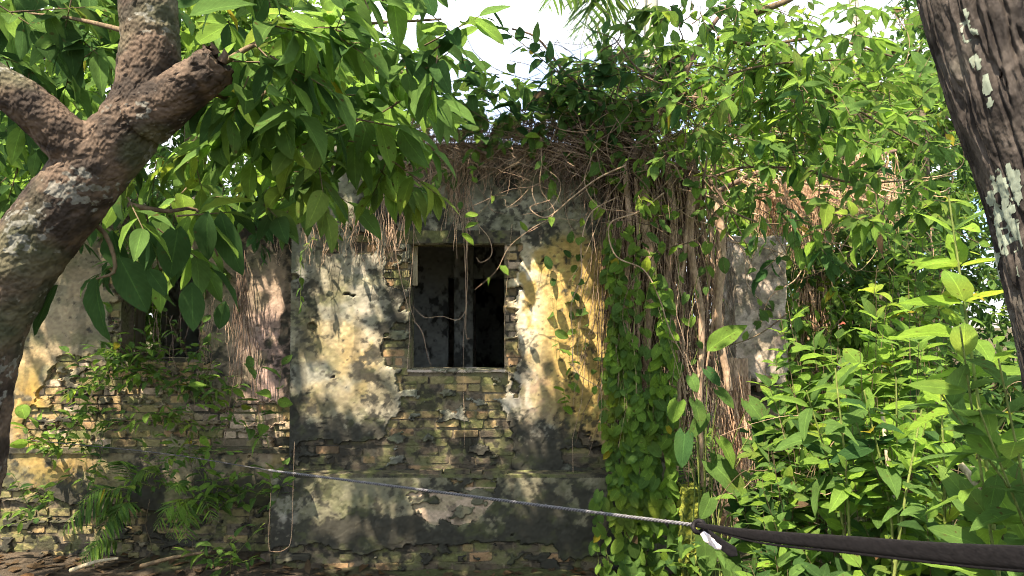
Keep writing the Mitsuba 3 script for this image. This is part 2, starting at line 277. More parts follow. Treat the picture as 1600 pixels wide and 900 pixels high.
# ------------------------------------------------------------------ the ruined house
house = thing('ruined_house', 'old overgrown masonry house with peeling yellow plaster, bare brick and an empty window', 'house')
YF, YP, YW = 7.5, 7.28, 7.74          # front wall, plinth, left wing
def poly(pts, Y): return Polygon([W(x, y, Y) for x, y in pts])
win = [W(640, 577)[0], W(788, 577)[0], W(640, 577)[1], W(640, 381)[1]]           # x0 x1 z0 z1
wwin = [W(186, 560, YW)[0], W(312, 560, YW)[0], W(186, 560, YW)[1], W(186, 420, YW)[1]]
zp = W(800, 747, YP)[1]
ztop = W(800, 246)[1]
xl, xr = W(455, 500)[0], W(968, 500)[0]
wt = W(300, 318, YW)[1]
front_bare = shapely.union_all([poly(q, YF) for q in [
    [(604, 388), (642, 384), (642, 450), (633, 452), (610, 450), (602, 430)],
    [(642, 450), (634, 462), (628, 485), (612, 508), (600, 530), (596, 548), (602, 568), (618, 584), (642, 584)],
    [(786, 384), (816, 384), (814, 412), (808, 432), (817, 452), (806, 462), (808, 500), (803, 520), (814, 556), (806, 582), (786, 584)],
    [(618, 578), (792, 578), (792, 606), (786, 640), (797, 660), (802, 690), (800, 752), (455, 760), (458, 708), (470, 690), (520, 684), (572, 690), (600, 684), (612, 655), (626, 640), (622, 606)],
    [(876, 702), (958, 696), (962, 722), (930, 734), (880, 722)], [(905, 676), (922, 672), (930, 690), (910, 694)],
    [(552, 368), (574, 362), (592, 374), (584, 398), (560, 396)], [(504, 392), (524, 386), (534, 400), (516, 408)], [(800, 590), (812, 600), (808, 626), (798, 616)]]])
plinth_bare = shapely.union_all([poly(q, YP) for q in [
    [(634, 772), (700, 768), (772, 780), (752, 808), (722, 822), (680, 820), (652, 802)],
    [(424, 858), (500, 850), (560, 866), (640, 852), (720, 850), (790, 846), (860, 852), (880, 875), (990, 868), (990, 940), (424, 940)], [(700, 748), (780, 748), (770, 768), (720, 764)]]])
wing_bare = shapely.union_all([poly(q, YW) for q in [
    [(66, 604), (96, 560), (150, 552), (200, 562), (310, 558), (330, 566), (326, 620), (345, 640), (386, 634), (420, 630), (456, 626), (456, 702), (350, 706), (200, 700), (60, 698), (40, 660)],
    [(-60, 770), (60, 762), (110, 790), (200, 792), (300, 800), (380, 786), (440, 800), (440, 940), (-60, 940)], [(170, 420), (196, 420), (196, 570), (176, 560)], [(300, 440), (318, 450), (322, 565), (300, 566)]]])
plinth_lost = poly([(634, 772), (700, 768), (772, 780), (752, 808), (722, 822), (680, 820), (652, 802)], YP)

def bl(x, z, px, py, rx, ry, Y):        # a soft blot on the wall, measured like the polygons
    c = W(px, py, Y); k = Y / F
    return np.exp(-(((x - c[0]) / (rx * k))**2 + ((z - c[1]) / (ry * k))**2))
def lerp(c, d, w): return c * (1 - w[..., None]) + np.array(d) * w[..., None]
def ss(a, b, x): t = np.clip((x - a) / (b - a), 0, 1); return t * t * (3 - 2 * t)
def wall_colour(x, z, part, Y):
    q = np.stack([x, 0 * x + Y, z], -1); N = lambda s, o=3, seed=0, st=1.0: meshkit.fbm(q * np.array([s, s, s / st]), o, seed)
    if part == 'front':
        c = lerp(np.zeros(x.shape + (3,)) + (0.30, 0.30, 0.245), (0.175, 0.185, 0.14), ss(0.4, 0.62, N(4, 4, 1)))
        o = np.clip(1.4 * bl(x, z, 890, 470, 95, 150, Y) + 0.7 * bl(x, z, 930, 640, 60, 70, Y) + 0.62 * bl(x, z, 560, 550, 42, 80, Y) + 0.3 * bl(x, z, 490, 560, 30, 120, Y) + 0.05, 0, 1)
        c = lerp(c, (0.54, 0.385, 0.13), o * ss(0.30, 0.55, N(3.2, 4, 2) + 0.35 * o - 0.10))
        top = ss(W(0, 395)[1], W(0, 350)[1], z + 0.25 * (N(5, 3, 5) - 0.5))
        c = lerp(c, (0.27, 0.275, 0.20), top * 0.85); c = lerp(c, (0.42, 0.42, 0.32), top * ss(0.52, 0.62, N(4.2, 4, 9)) * 0.8)
        c = lerp(c, (0.34, 0.20, 0.16), 0.5 * bl(x, z, 838, 615, 30, 50, Y) * ss(0.45, 0.6, N(14, 3, 4))); c = lerp(c, (0.70, 0.66, 0.53), np.clip(1.0 * bl(x, z, 822, 470, 24, 100, Y), 0, 1) * ss(0.36, 0.5, N(6, 4, 66, 2))); c = lerp(c, (0.56, 0.52, 0.42), 0.7 * bl(x, z, 580, 480, 22, 130, Y) * ss(0.36, 0.5, N(6, 4, 67, 2)))  # pale lime patches, also brightened to paint in the sun dapples
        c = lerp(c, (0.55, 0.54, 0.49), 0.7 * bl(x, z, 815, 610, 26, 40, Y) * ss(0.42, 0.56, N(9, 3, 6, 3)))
        low = ss(W(0, 585)[1], W(0, 730)[1], z); side = 0.5 * bl(x, z, 470, 650, 40, 80, Y) + 0.45 * bl(x, z, 600, 470, 70, 70, Y) + 0.55 * bl(x, z, 620, 350, 50, 50, Y)
        mf = 0.62 * N(3.4, 4, 7, 2.2) + 0.38 * N(13, 6, 71, 1.5) + 0.22 * low + 0.15 * side + 0.05 * top - 0.575
        flake = ss(0.50, 0.53, N(7, 4, 12)) * np.clip(low * 1.4 + 0.2, 0, 1)
    elif part == 'plinth':
        c = lerp(np.zeros(x.shape + (3,)) + (0.30, 0.28, 0.19), (0.20, 0.195, 0.13), ss(0.4, 0.6, N(4, 4, 1)))
        c = lerp(c, (0.36, 0.35, 0.31), 0.9 * bl(x, z, 446, 785, 18, 55, Y)); low = ss(W(0, 770)[1], W(0, 860)[1], z)
        mf = -0.535 + (0.62 * N(3.2, 4, 7, 1.6) + 0.38 * N(13, 6, 71, 1.4) + 0.17 * low + 0.12 * bl(x, z, 840, 820, 100, 50, Y) + 0.10 * bl(x, z, 640, 840, 60, 40, Y)); flake = ss(0.54, 0.57, N(7, 4, 13)) * 0.6
    else:
        c = lerp(np.zeros(x.shape + (3,)) + (0.34, 0.28, 0.18), (0.24, 0.215, 0.14), ss(0.4, 0.6, N(4, 4, 1)))
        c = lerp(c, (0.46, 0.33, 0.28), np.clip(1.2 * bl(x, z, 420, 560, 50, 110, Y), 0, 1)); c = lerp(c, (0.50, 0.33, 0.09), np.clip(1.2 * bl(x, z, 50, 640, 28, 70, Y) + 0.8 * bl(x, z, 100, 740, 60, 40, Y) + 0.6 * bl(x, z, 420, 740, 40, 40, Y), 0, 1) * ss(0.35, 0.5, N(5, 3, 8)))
        low = ss(W(0, 690, Y)[1], W(0, 800, Y)[1], z); mf = -0.575 + (0.62 * N(3.2, 4, 7, 2.2) + 0.38 * N(13, 6, 71, 1.5) + 0.16 * low + 0.07 * bl(x, z, 452, 480, 14, 150, Y) + 0.2 * bl(x, z, 420, 340, 60, 60, Y)); flake = ss(0.54, 0.57, N(7, 4, 14)) * 0.5  # narrow strip at the corner darkened to paint in its shadow
        c = lerp(c, (0.11, 0.135, 0.045), 0.75 * low * ss(0.42, 0.6, N(6, 4, 17)))
    m = 0.45 * ss(-0.10, 0.06, mf) + 0.55 * ss(0.0, 0.05, mf + 0.16 * (N(40, 3, 73) - 0.5))
    c = lerp(c, c * 0.6, flake); c = lerp(c, (0.030, 0.030, 0.025), 0.93 * m)
    c = lerp(c, (0.075, 0.07, 0.05), 0.5 * ss(0.58, 0.7, N(9, 4, 21, 6)))            # run marks down the wall
    c = lerp(c, (0.11, 0.13, 0.05), 0.35 * ss(0.5, 0.65, N(5, 4, 23)))
    c = lerp(c, (0.05, 0.05, 0.04), 0.75 * ss(0.60, 0.66, 0.5 * N(26, 3, 61) + 0.5 * N(5, 3, 62) + 0.12 * m)); c = lerp(c, np.minimum(c * 1.5, 0.6), 0.6 * ss(0.60, 0.66, 0.5 * N(22, 3, 63) + 0.5 * N(4, 3, 64)))
    c = c * (0.50 + 0.58 * N(38, 3, 25))[..., None]
    return np.clip(c, 0.01, 0.75), flake, m
def plaster(parent, part, x0, x1, z0, z1, Y, bare, holes, thick=0.022, ragged_top=0.0):
    h = 0.0105; xs, zs = np.arange(x0, x1 + h / 2, h), np.arange(z0, z1 + h / 2, h); X, Z = np.meshgrid(xs, zs, indexing='ij')
    q = np.stack([X, 0 * X + Y, Z], -1); wob = lambda s, a, k: a * (meshkit.fbm(q * s, 3, k) - 0.5)
    gone = shapely.contains_xy(bare, X + wob(9, 0.11, 31) + wob(30, 0.04, 33), Z + wob(9, 0.11, 32) + wob(30, 0.04, 34))
    gone &= ~((meshkit.fbm(q * np.array([6, 6, 9]), 5, 78) > 0.60) & (X > x0 + .05))
    gone |= (meshkit.fbm(q * np.array([5, 5, 6]), 4, 77) > 0.775)
    for hx0, hx1, hz0, hz1 in holes: gone |= (X > hx0) & (X < hx1) & (Z > hz0) & (Z < hz1)
    if ragged_top: gone |= Z > z1 - ragged_top * meshkit.fbm(q * 3, 4, 51)
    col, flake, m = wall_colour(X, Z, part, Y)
    H = thick + 0.014 * (meshkit.fbm(q * 2.2, 3, 41) - 0.5) + 0.009 * (meshkit.fbm(q * 11, 3, 42) - 0.5) + 0.005 * (meshkit.fbm(q * 45, 2, 43) - 0.5) - 0.006 * flake - 0.002 * m
    H = np.where(gone, -0.05, H); v = np.stack([X, Y - H, Z], -1).reshape(-1, 3); nz = len(zs)
    i, j = np.meshgrid(np.arange(len(xs) - 1), np.arange(nz - 1), indexing='ij'); a = i * nz + j; k = ~(gone[:-1, :-1] & gone[1:, :-1] & gone[:-1, 1:] & gone[1:, 1:])
    a = a[k]; f = np.concatenate([np.stack([a, a + nz, a + nz + 1], -1), np.stack([a, a + nz + 1, a + 1], -1)])
    u, inv = np.unique(f, return_inverse=True)
    put('plaster', (v[u], inv.reshape(-1, 3)), 'plaster', parent, smooth=True, color=col.reshape(-1, 3)[u])
def brick_shape(seed):
    g = np.random.default_rng(seed); pts = []
    for sx in (-1, 1):
        for sy in (-1, 1):
            for sz in (-1, 1):
                c = np.array([sx, sy, sz]) * 0.5 - np.array([sx, sy, sz]) * g.uniform(0, [0.03, 0.05, 0.08])
                for k in range(3): d = np.zeros(3); d[k] = -np.sign(c[k]) * [0.03, 0.06, 0.11][k] * g.uniform(0.5, 2.8); pts.append(c + d)
    m = m3.Manifold.hull_points(np.array(pts)).to_mesh(); return np.array(m.vert_properties[:, :3], float), np.array(m.tri_verts)
BSHAPES = [brick_shape(s) for s in range(5)]
brick_groups = {}
def bricks(parent, bare, x0, x1, z0, z1, Y, holes, tone, cap=300, course=0.0885, extra_out=0.0, seed=5):
    g = np.random.default_rng(seed); rows = int((z1 - z0) / course) + 1; lst = []
    fat = bare.buffer(0.07)
    for r in range(rows):
        z = z0 + (r + 0.5) * course; x = x0 - g.uniform(0, 0.25)
        while x < x1:
            L = (0.245 if g.random() < 0.68 else 0.12) * g.uniform(0.92, 1.06); cx = x + L / 2; x += L + 0.009
            if not fat.intersects(sbox(cx - L / 2, z - 0.035, cx + L / 2, z + 0.035)): continue
            a, b = cx - L / 2, cx + L / 2; skip = False
            for hx0, hx1, hz0, hz1 in holes:
                if z + 0.02 > hz0 and z - 0.02 < hz1:
                    if a > hx0 - 0.02 and b < hx1 + 0.02: skip = True
                    elif a < hx0 < b: b = hx0 + g.uniform(-0.025, 0.012)
                    elif a < hx1 < b: a = hx1 - g.uniform(-0.025, 0.012)
            if skip or b - a < 0.035 or b < x0 or a > x1: continue
            if g.random() < 0.035: continue                                  # fallen out
            lst.append(((a + b) / 2, z + g.normal(0, 0.0045), b - a, g.uniform(-0.022, 0.006) + extra_out))
    for n_, (cx, z, L, off) in enumerate(lst):
        mat = tone(cx, z, g); s = int(g.integers(5)); gk = f'brickshape_{s}_{mat}'
        if gk not in brick_groups:
            brick_groups[gk] = 1; scene[gk] = {'type': 'shapegroup', 'brick': mikit.ply(BSHAPES[s], mat)}
        M = T().translate([cx, Y + 0.06 - off, z]).rotate([0, 1, 0], g.normal(0, 1.3)).rotate([0, 0, 1], g.normal(0, 1.6)).scale([L - g.uniform(0.002, 0.012), 0.12, course - g.uniform(0.008, 0.018)])
        scene[key(parent + '__brick')] = {'type': 'instance', 'to_world': M, 'group': {'type': 'ref', 'id': gk}}
def wall_with_hole(x0, x1, y0, y1, z0, z1, h):
    hx0, hx1, hz0, hz1 = h
    return merge([boxm(x0, hx0, y0, y1, z0, z1), boxm(hx1, x1, y0, y1, z0, z1), boxm(hx0, hx1, y0, y1, z0, hz0), boxm(hx0, hx1, y0, y1, hz1, z1)])
def pick(g, w): k = list(w); p = np.array([w[i] for i in k]); return k[g.choice(len(k), p=p / p.sum())]
# front wall
fw = put('front_wall', wall_with_hole(xl, xr, YF + 0.022, YF + 0.32, zp, ztop, win), 'mortar', house)
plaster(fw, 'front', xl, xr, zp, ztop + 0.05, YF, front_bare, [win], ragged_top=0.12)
def tone_front(x, z, g):
    px, py, _ = project([x, YF, z]); px, py = px[0], py[0]
    if py > 680: return pick(g, {'brick_black': 0.82, 'brick_moss': 0.10, 'brick_orange': 0.08})
    if py < 580 and px > 780: return pick(g, {'brick_ochre': 0.5, 'brick_pale': 0.4, 'brick_orange': 0.1})
    if py < 580: return pick(g, {'brick_orange': 0.3, 'brick_moss': 0.35, 'brick_pale': 0.25, 'brick_black': 0.1})
    if px > 715: return pick(g, {'brick_orange': 0.25, 'brick_ochre': 0.35, 'brick_moss': 0.2, 'brick_black': 0.2})
    return pick(g, {'brick_moss': 0.6, 'brick_black': 0.15, 'brick_ochre': 0.2, 'brick_orange': 0.05})
bricks(fw, front_bare, xl, xr, zp, ztop - 0.1, YF, [win], tone_front)
pb = [W(424, 800, YP)[0], W(990, 800, YP)[0]]
pl = put('plinth', boxm(pb[0], pb[1], YP + 0.022, YF + 0.3, -0.3, zp), 'mortar', house)
plaster(pl, 'plinth', pb[0], pb[1], -0.15, zp + 0.002, YP, plinth_bare, [])
bricks(pl, plinth_bare.difference(plinth_lost.buffer(0.06)), pb[0], pb[1], -0.2, zp, YP, [], lambda x, z, g: pick(g, {'brick_black': 0.6, 'brick_moss': 0.28, 'brick_orange': 0.12}), seed=9)
put('old_render', rough_box(W(628, 0, YP)[0], W(778, 0, YP)[0], YP + 0.006, YP + 0.02, W(0, 828, YP)[1], W(0, 762, YP)[1], 0.03, 0.008, 3), 'brick_pale', pl, smooth=30, label='smooth brown patch of older render bared on the plinth')
put('ledge', rough_box(pb[0] + 0.01, pb[1] - 0.01, YP - 0.01, YF + 0.02, zp + 0.003, zp + 0.035, 0.03, 0.012, 8), 'dark_ledge', house, smooth=35)
put('lintel', rough_box(win[0] - 0.22, win[1] + 0.16, YF - 0.03, YF + 0.3, win[3] + 0.003, win[3] + 0.13, 0.03, 0.010, 4), 'dark_ledge', house, smooth=35)
put('window_sill', rough_box(win[0] - 0.02, win[1] + 0.02, YF - 0.012, YF + 0.32, win[2] - 0.028, win[2] - 0.003, 0.025, 0.008, 6), 'pale_render', house, smooth=35)
put('window_frame', boxm(win[0] + 0.004, win[0] + 0.05, YF + 0.16, YF + 0.22, win[2] + 0.85, win[3] - 0.003), 'old_wood', house, label='short pale stump of window frame left in the upper left jamb')
put('roof_slab', rough_box(xl - 0.1, xr + 0.15, YF - 0.16, YF + 3.6, ztop - 0.10, ztop + 0.10, 0.09, 0.05, 5, 3), 'concrete', house, smooth=35)
# rooms behind the window
bw = [W(700, 500, 10.4)[0], 0.45, 0.9, W(0, 435, 10.4)[1]]
put('back_room_wall', wall_with_hole(-2.3, 1.2, 10.4, 10.55, 0.7, 4.0, bw), 'inner_plaster', house)
put('door_post', rough_box(W(711, 0, 9.9)[0], W(740, 0, 9.9)[0], 9.9, 10.05, 0.9, 3.6, 0.06, 0.012, 61), 'inner_plaster', house, smooth=40, label='pale upright post standing in the dark room')
put('inner_partition', rough_box(-1.02, -0.58, 11.9, 12.05, 0.7, 3.95, 0.2, 0.01), 'pale_render', house)
put('room_shell', merge([boxm(-2.25, -2.15, YF + 0.33, 14, 0.7, 4.0), boxm(1.0, 1.1, YF + 0.33, 14, 0.7, 4.0), boxm(-2.3, 1.2, 14, 14.1, 0.7, 4.0), boxm(-2.3, 1.2, 10.6, 14.1, 3.9, 4.1)]), 'inner_plaster', house)
put('room_floor', boxm(-2.15, 1.0, YF + 0.33, 14, 0.7, 0.95), 'concrete', house)
# left wing
wx0 = W(-70, 500, YW)[0]
ww = put('wing_wall', wall_with_hole(wx0, xl + 0.02, YW + 0.022, YW + 0.3, -0.3, wt, wwin), 'mortar', house)
plaster(ww, 'wing', wx0, xl + 0.02, -0.1, wt, YW, wing_bare, [wwin], ragged_top=0.5)
def tone_wing(x, z, g):
    px, py, _ = project([x, YW, z]); px, py = px[0], py[0]
    if py > 750: return pick(g, {'brick_moss': 0.62, 'brick_ochre': 0.22, 'brick_black': 0.16})
    if px > 340: return pick(g, {'brick_pale': 0.65, 'brick_orange': 0.25, 'brick_moss': 0.1})
    return pick(g, {'brick_ochre': 0.52, 'brick_orange': 0.16, 'brick_pale': 0.12, 'brick_moss': 0.2})
bricks(ww, wing_bare, wx0, xl, -0.15, wt - 0.2, YW, [wwin], tone_wing, seed=12)
put('wing_ledge', rough_box(wx0, xl - 0.02, YW - 0.05, YW + 0.02, W(0, 707, YW)[1], W(0, 698, YW)[1], 0.03, 0.012, 18), 'dark_ledge', house, smooth=35)
wbw = [W(212, 0, 10.9)[0], W(262, 0, 10.9)[0], W(0, 552, 10.9)[1], W(0, 400, 10.9)[1]]
put('wing_back_wall', wall_with_hole(wx0 - 2, xl, 10.9, 11.05, -0.2, 3.3, wbw), 'inner_plaster', house)
put('wing_room_shell', merge([boxm(wx0 - 0.3, wx0 - 0.1, YW, 11, -0.2, 3.3), boxm(xl - 0.15, xl - 0.06, YW + 0.33, 11, -0.2, 3.3)]), 'inner_plaster', house)
put('wing_roof_slab', rough_box(wx0 - 0.4, xl - 0.02, YW - 0.1, 11.1, wt - 0.12, wt + 0.04, 0.1, 0.05, 15, 3), 'concrete', house, smooth=35)
put('wing_post', rough_box(W(222, 0, 8.8)[0], W(232, 0, 8.8)[0], 8.8, 8.9, -0.2, 3.3, 0.1, 0.01), 'old_wood', house)
# right of the front wall: the set-back wall and the leaning corner pillar
put('side_wall', rough_box(xr - 0.05, 1.62, 7.85, 8.1, -0.2, 3.9, 0.07, 0.02, 20), 'concrete', house, smooth=35)
cp = put('corner_pillar', rough_box(W(1142, 0, 7.95)[0], W(1222, 0, 7.95)[0], 7.95, 8.35, W(0, 600, 7.95)[1], W(0, 368, 7.95)[1], 0.035, 0.05, 21, 4), 'pale_render', house, smooth=40)
put('corner_footing', rough_box(W(1140, 0, 8.0)[0], W(1215, 0, 8.0)[0], 8.0, 8.35, -0.2, W(0, 596, 8.0)[1], 0.05, 0.06, 22, 5), 'mortar', house, smooth=40)
for n_, (px, py) in enumerate([(1172, 598), (1190, 606), (1158, 612), (1202, 592), (1178, 622)]):
    x, z = W(px, py, 7.94); scene[key(cp + '__brick')] = {'type': 'instance', 'to_world': T().translate([x, 7.97, z]).rotate([0, 1, 0], 7 * n_ - 14).scale([0.13, 0.12, 0.07]), 'group': {'type': 'ref', 'id': next(k for k in brick_groups if 'orange' in k)}}
put('moss_post', rough_box(W(1060, 0, 6.8)[0], W(1092, 0, 6.8)[0], 6.8, 7.25, -0.2, W(0, 768, 6.8)[1], 0.02, 0.06, 25, 11), 'moss_green', house, smooth=40, label='bright moss covered stub of masonry beside the hanging vines')
#PLANTS
# ------------------------------------------------------------------ canopy gaps cut to light these wall spots (x, y, rx, ry as measured)
GAPS = [(835, 470, 24, 95), (880, 430, 34, 34), (868, 530, 10, 50), (562, 520, 20, 110), (510, 460, 12, 70), (585, 440, 10, 60), (410, 600, 30, 95), (400, 470, 14, 50), (430, 660, 20, 40), (90, 640, 18, 60), (138, 640, 22, 60), (240, 685, 14, 30), (200, 600, 12, 40), (618, 415, 20, 28),
        (588, 620, 12, 60), (700, 705, 10, 50), (820, 610, 16, 50), (560, 775, 10, 70), (640, 800, 10, 60), (905, 560, 8, 24), (1185, 540, 36, 80), (100, 770, 14, 60), (60, 810, 16, 45), (160, 750, 10, 50), (490, 600, 9, 60), (750, 660, 8, 40), (340, 680, 10, 30), (510, 790, 8, 60), (820, 770, 10, 50), (940, 520, 7, 40), (1250, 330, 60, 50), (1270, 530, 22, 90), (1340, 300, 40, 40)]
SPOTS = [(*W(x, y, Y), px_ * Y / F, py_ * Y / F, Y) for x, y, px_, py_ in GAPS for Y in [8.3 if x > 1230 else 7.93 if x > 1120 else 7.26 if (y > 745 and x > 430) else 7.48 if x > 455 else 7.72]]
def shaded(a, r, right=0.2):
    for cx, cz, rx, rz, Y in SPOTS:
        w = a - SUN * ((a[1] - Y) / SUN[1])
        if ((w[0] - cx) / (rx + .09))**2 + ((w[2] - cz) / (rz + .14))**2 < 1: return r.random() < 0.05
    w = a - SUN * ((a[1] - 7.45) / SUN[1])
    if w[2] < -0.6 and r.random() < 0.68: return False
    if w[0] > 1.9 + 0.25 * math.sin(w[2] * 3): return r.random() < right
    return True
def sunspot(a, r): return shaded(a, r, 1.0)
def unframed(a):
    x, y, d = project(a); return d[0] < 0.4 or y[0] < -25 or x[0] < -60 or x[0] > 1660
def px(n, Y): return n * Y / F          # a measured width at that distance, in metres

# ------------------------------------------------------------------ the two trees in front
def fuse(tubes, step, smooth=8):
    ms = []
    for v, f in tubes:
        m = m3.Manifold(m3.Mesh(np.asarray(v, np.float32), np.asarray(f, np.uint32)))
        if m.volume() < 0: m = m3.Manifold(m3.Mesh(np.asarray(v, np.float32), np.asarray(f, np.uint32)[:, ::-1].copy()))
        ms.append(m)
    m = m3.Manifold.batch_boolean(ms, m3.OpType.Add).refine_to_length(step).to_mesh()
    t = trimesh.Trimesh(np.array(m.vert_properties[:, :3], float), np.array(m.tri_verts), process=True)
    trimesh.smoothing.filter_taubin(t, iterations=smooth); return t
def limb(pts, n=26, sides=28):
    c = spline([P(x, y, Y) for x, y, Y, h in pts], n); u = np.linspace(0, 1, n); r = np.interp(u, np.linspace(0, 1, len(pts)), [px(h, Y) for x, y, Y, h in pts])
    return tube(c, r, sides)
LT = Plant('forked_tree', 'thick brown forked tree trunk in the left foreground with drooping oval leaves', 'tree', cap=300)
trunk = fuse([limb([(-150, 1150, 2.7, 84), (-105, 900, 2.7, 74), (-66, 720, 2.7, 64), (-44, 590, 2.7, 58), (-14, 490, 2.7, 57), (50, 385, 2.7, 56), (118, 298, 2.7, 55), (192, 212, 2.7, 50), (236, 140, 2.7, 46)]),
              limb([(210, 205, 2.7, 48), (232, 125, 2.7, 47), (234, 50, 2.7, 44), (232, -60, 2.75, 42), (246, -260, 2.9, 38), (300, -600, 3.2, 26)]),
              limb([(150, 262, 2.7, 48), (92, 205, 2.62, 37), (22, 146, 2.55, 32), (-60, 100, 2.5, 30), (-220, 10, 2.4, 26), (-400, -260, 2.4, 18)]),
              limb([(222, 188, 2.68, 46), (280, 145, 2.64, 37), (322, 114, 2.6, 33), (345, 97, 2.6, 27)], 14)], 0.016)
tv = np.array(trunk.vertices); tn = np.array(trunk.vertex_normals)
tv = tv + tn * (0.016 * (meshkit.fbm(tv * 9, 3, 2) - 0.5) + 0.011 * (meshkit.fbm(tv * np.array([38, 38, 26]), 3, 4) - 0.5) - 0.006 * (np.abs(meshkit.fbm(tv * np.array([22, 22, 11]), 3, 14) - 0.5) < 0.03))[:, None]
de = np.exp(-(np.linalg.norm(tv - P(347, 96, 2.6), axis=1) / .075)**2); tv = tv + (np.stack([meshkit.fbm(tv * 30 + 7 * k, 3, 40 + k) for k in range(3)], 1) - 0.5) * (0.16 * de)[:, None]
put('trunk', (tv, trunk.faces), 'bark_left', LT.t, smooth=True)
put('branch_stub', merge([tube([P(346, 98, 2.6), P(352, 84, 2.6), P(350, 76, 2.6)], [0.02, 0.012, 0.002], 6), tube([P(338, 84, 2.6), P(330, 66, 2.58)], [0.016, 0.003], 6)]), 'root_dark', LT.t, smooth=True, label='splintered end of the sawn branch stub')
def behind_trunk(a, r):
    x, y, d = project(a); return x[0] > 340 or a[1] > 3.2 or y[0] > 330
def leafbank(pl, rows, kind='oval', keep=None, **kw):
    for (x, y, Y, rx, ry, n, per, size, mats, p) in rows:
        pl.cloud(P(x, y, Y), (px(rx, Y), 0.35 + px(rx, Y) * 0.3, px(ry, Y)), n, size * 1.3, per, size, kind, mats, p=p, keep=keep, **kw)
D, M_, B, Li, Bl = GREENS
leafbank(LT, [(590, 60, 3.0, 120, 75, 13, 7, .195, [D, M_, B], [.12, .44, .44]), (470, 150, 3.2, 150, 105, 20, 7, .195, [D, M_, B], [.12, .43, .45]), (560, 215, 3.3, 80, 40, 9, 7, .195, [D, M_, B], [.12, .44, .44]), (400, 60, 3.0, 150, 90, 22, 7, .195, [D, M_, B], [.25, .45, .3]),
    (310, 330, 3.1, 100, 60, 9, 6, .195, [D, M_, B], [.25, .45, .3]), (80, 40, 3.5, 180, 90, 28, 7, .195, [D, M_, B], [.55, .3, .15]), (60, 200, 4.2, 190, 100, 32, 7, .195, [D, M_, B], [.45, .4, .15]), (400, 200, 4.4, 180, 120, 40, 7, .195, [M_, B, Li], [.35, .5, .15]), (320, 60, 5.0, 240, 110, 40, 7, .195, [M_, B, Li], [.35, .5, .15]), (560, 130, 4.8, 120, 90, 25, 7, .195, [M_, B], [.5, .5]),
    (700, 60, 3.0, 28, 45, 2, 6, 0.17, [D, Bl], [.5, .5]), (540, 250, 3.3, 100, 40, 7, 6, .195, [M_, B, D], [.45, .35, .2]), (450, 250, 3.6, 70, 50, 6, 6, .195, [M_, B], [.6, .4]), (20, 230, 5.0, 90, 90, 20, 7, .195, [M_, B, D], [.35, .5, .15]), (40, 60, 6.0, 160, 140, 40, 7, .195, [M_, B, D], [.35, .5, .15]), (620, 150, 3.4, 55, 60, 7, 7, .195, [M_, B], [.5, .5])], droop=.5, tilt=0.85, f0=0.2, keep=behind_trunk, width=1.0)
for (x, y, x2, y2, Y, s) in [(295, 25, 395, -10, 2.1, 0.21), (150, 432, 152, 540, 2.75, 0.0), (300, 440, 300, 520, 2.8, 0.0), (230, 420, 265, 462, 2.8, 0.0), (345, 330, 370, 435, 2.8, 0.0), (280, 350, 262, 440, 2.8, 0.0), (90, 445, 40, 525, 2.75, 0.0), (325, 330, 318, 410, 2.75, 0.0), (352, 470, 340, 520, 2.8, 0), (186, 400, 232, 490, 2.8, 0), (235, 345, 225, 430, 2.85, 0), (175, 360, 190, 440, 2.9, 0)]:
    a, b = P(x, y, Y), P(x2, y2, Y + 0.05); L = np.linalg.norm(b - a)
    LT.leaves(leaf_frames(a[None], (b - a)[None], np.array([[LT.r.uniform(-.5, .5), -1.0, 0.55]]), L, 1.05), 'oval', [D if y2 > 0 else M_])
for pts in [[(330, 110, 2.7), (420, 60, 2.9), (540, 40, 3.0), (690, 30, 3.05)], [(300, 130, 2.7), (390, 160, 3.0), (470, 110, 3.2), (560, 190, 3.3)], [(200, 320, 2.8), (260, 330, 2.9), (310, 330, 3.0), (340, 400, 2.9)], [(100, 330, 2.8), (160, 360, 2.8), (180, 420, 2.78), (150, 436, 2.75)], [(240, 60, 2.75), (120, 30, 3.2), (40, 20, 3.5)]]:
    LT.stem([P(*q) for q in pts], 0.012, 0.004, 'twig_brown', part='branch')
for q in [(-2.4, 4.4, 6.3), (-0.6, 5.0, 6.6), (-3.6, 3.6, 5.6), (0.6, 4.6, 7.0)]:
    LT.stem([P(300, -600, 3.2) * 0.5 + P(246, -260, 2.9) * 0.5, (np.array(q) + P(300, -600, 3.2)) / 2 + [0, 0, .3], q], 0.07, 0.02, 'twig_brown', part='limb')
def canopy(pl, lo, hi, n, keep, size=0.2, mats=(D, M_)):  # unseen crowns overhead, shaped so their gaps lay dapples on the wall
    r = pl.r; got = 0
    for _ in range(n):
        a = r.uniform(lo, hi); a[2] += 0.25 * abs(a[0] + 1)**0.5
        if not unframed(a) or not unframed(a - np.array([0, 0, 0.35])) or not keep(a, r): continue
        pos = a + r.normal(0, 0.13, (6, 3)); ok = np.array([keep(q, r) for q in pos]); pos = pos[ok]
        if len(pos): pl.leaves(leaf_frames(pos, r.normal(0, 1, (len(pos), 3)) * [1, 1, .35] + [0, 0, -.35], np.array([0, 0, 1.0]) + r.normal(0, .35, (len(pos), 3)), size * r.uniform(.8, 1.2, len(pos))), 'oval', list(mats))
canopy(LT, (-6.5, 1.5, 5.0), (1.6, 7.0, 7.6), 3400, shaded)
LT.done()
RT = Plant('leaning_tree', 'dark fissured trunk with pale lichen patches leaning across the right edge', 'tree', cap=0)
edge = [(1430, -150), (1457, 0), (1480, 80), (1506, 165), (1538, 245), (1566, 330), (1588, 420), (1608, 500), (1627, 590), (1644, 690), (1690, 950), (1730, 1300)]
cen = spline([P(x + 112, y - 25, 2.2) for x, y in edge], 330); ns_ = 300; th = np.arange(ns_) * 2 * np.pi / ns_
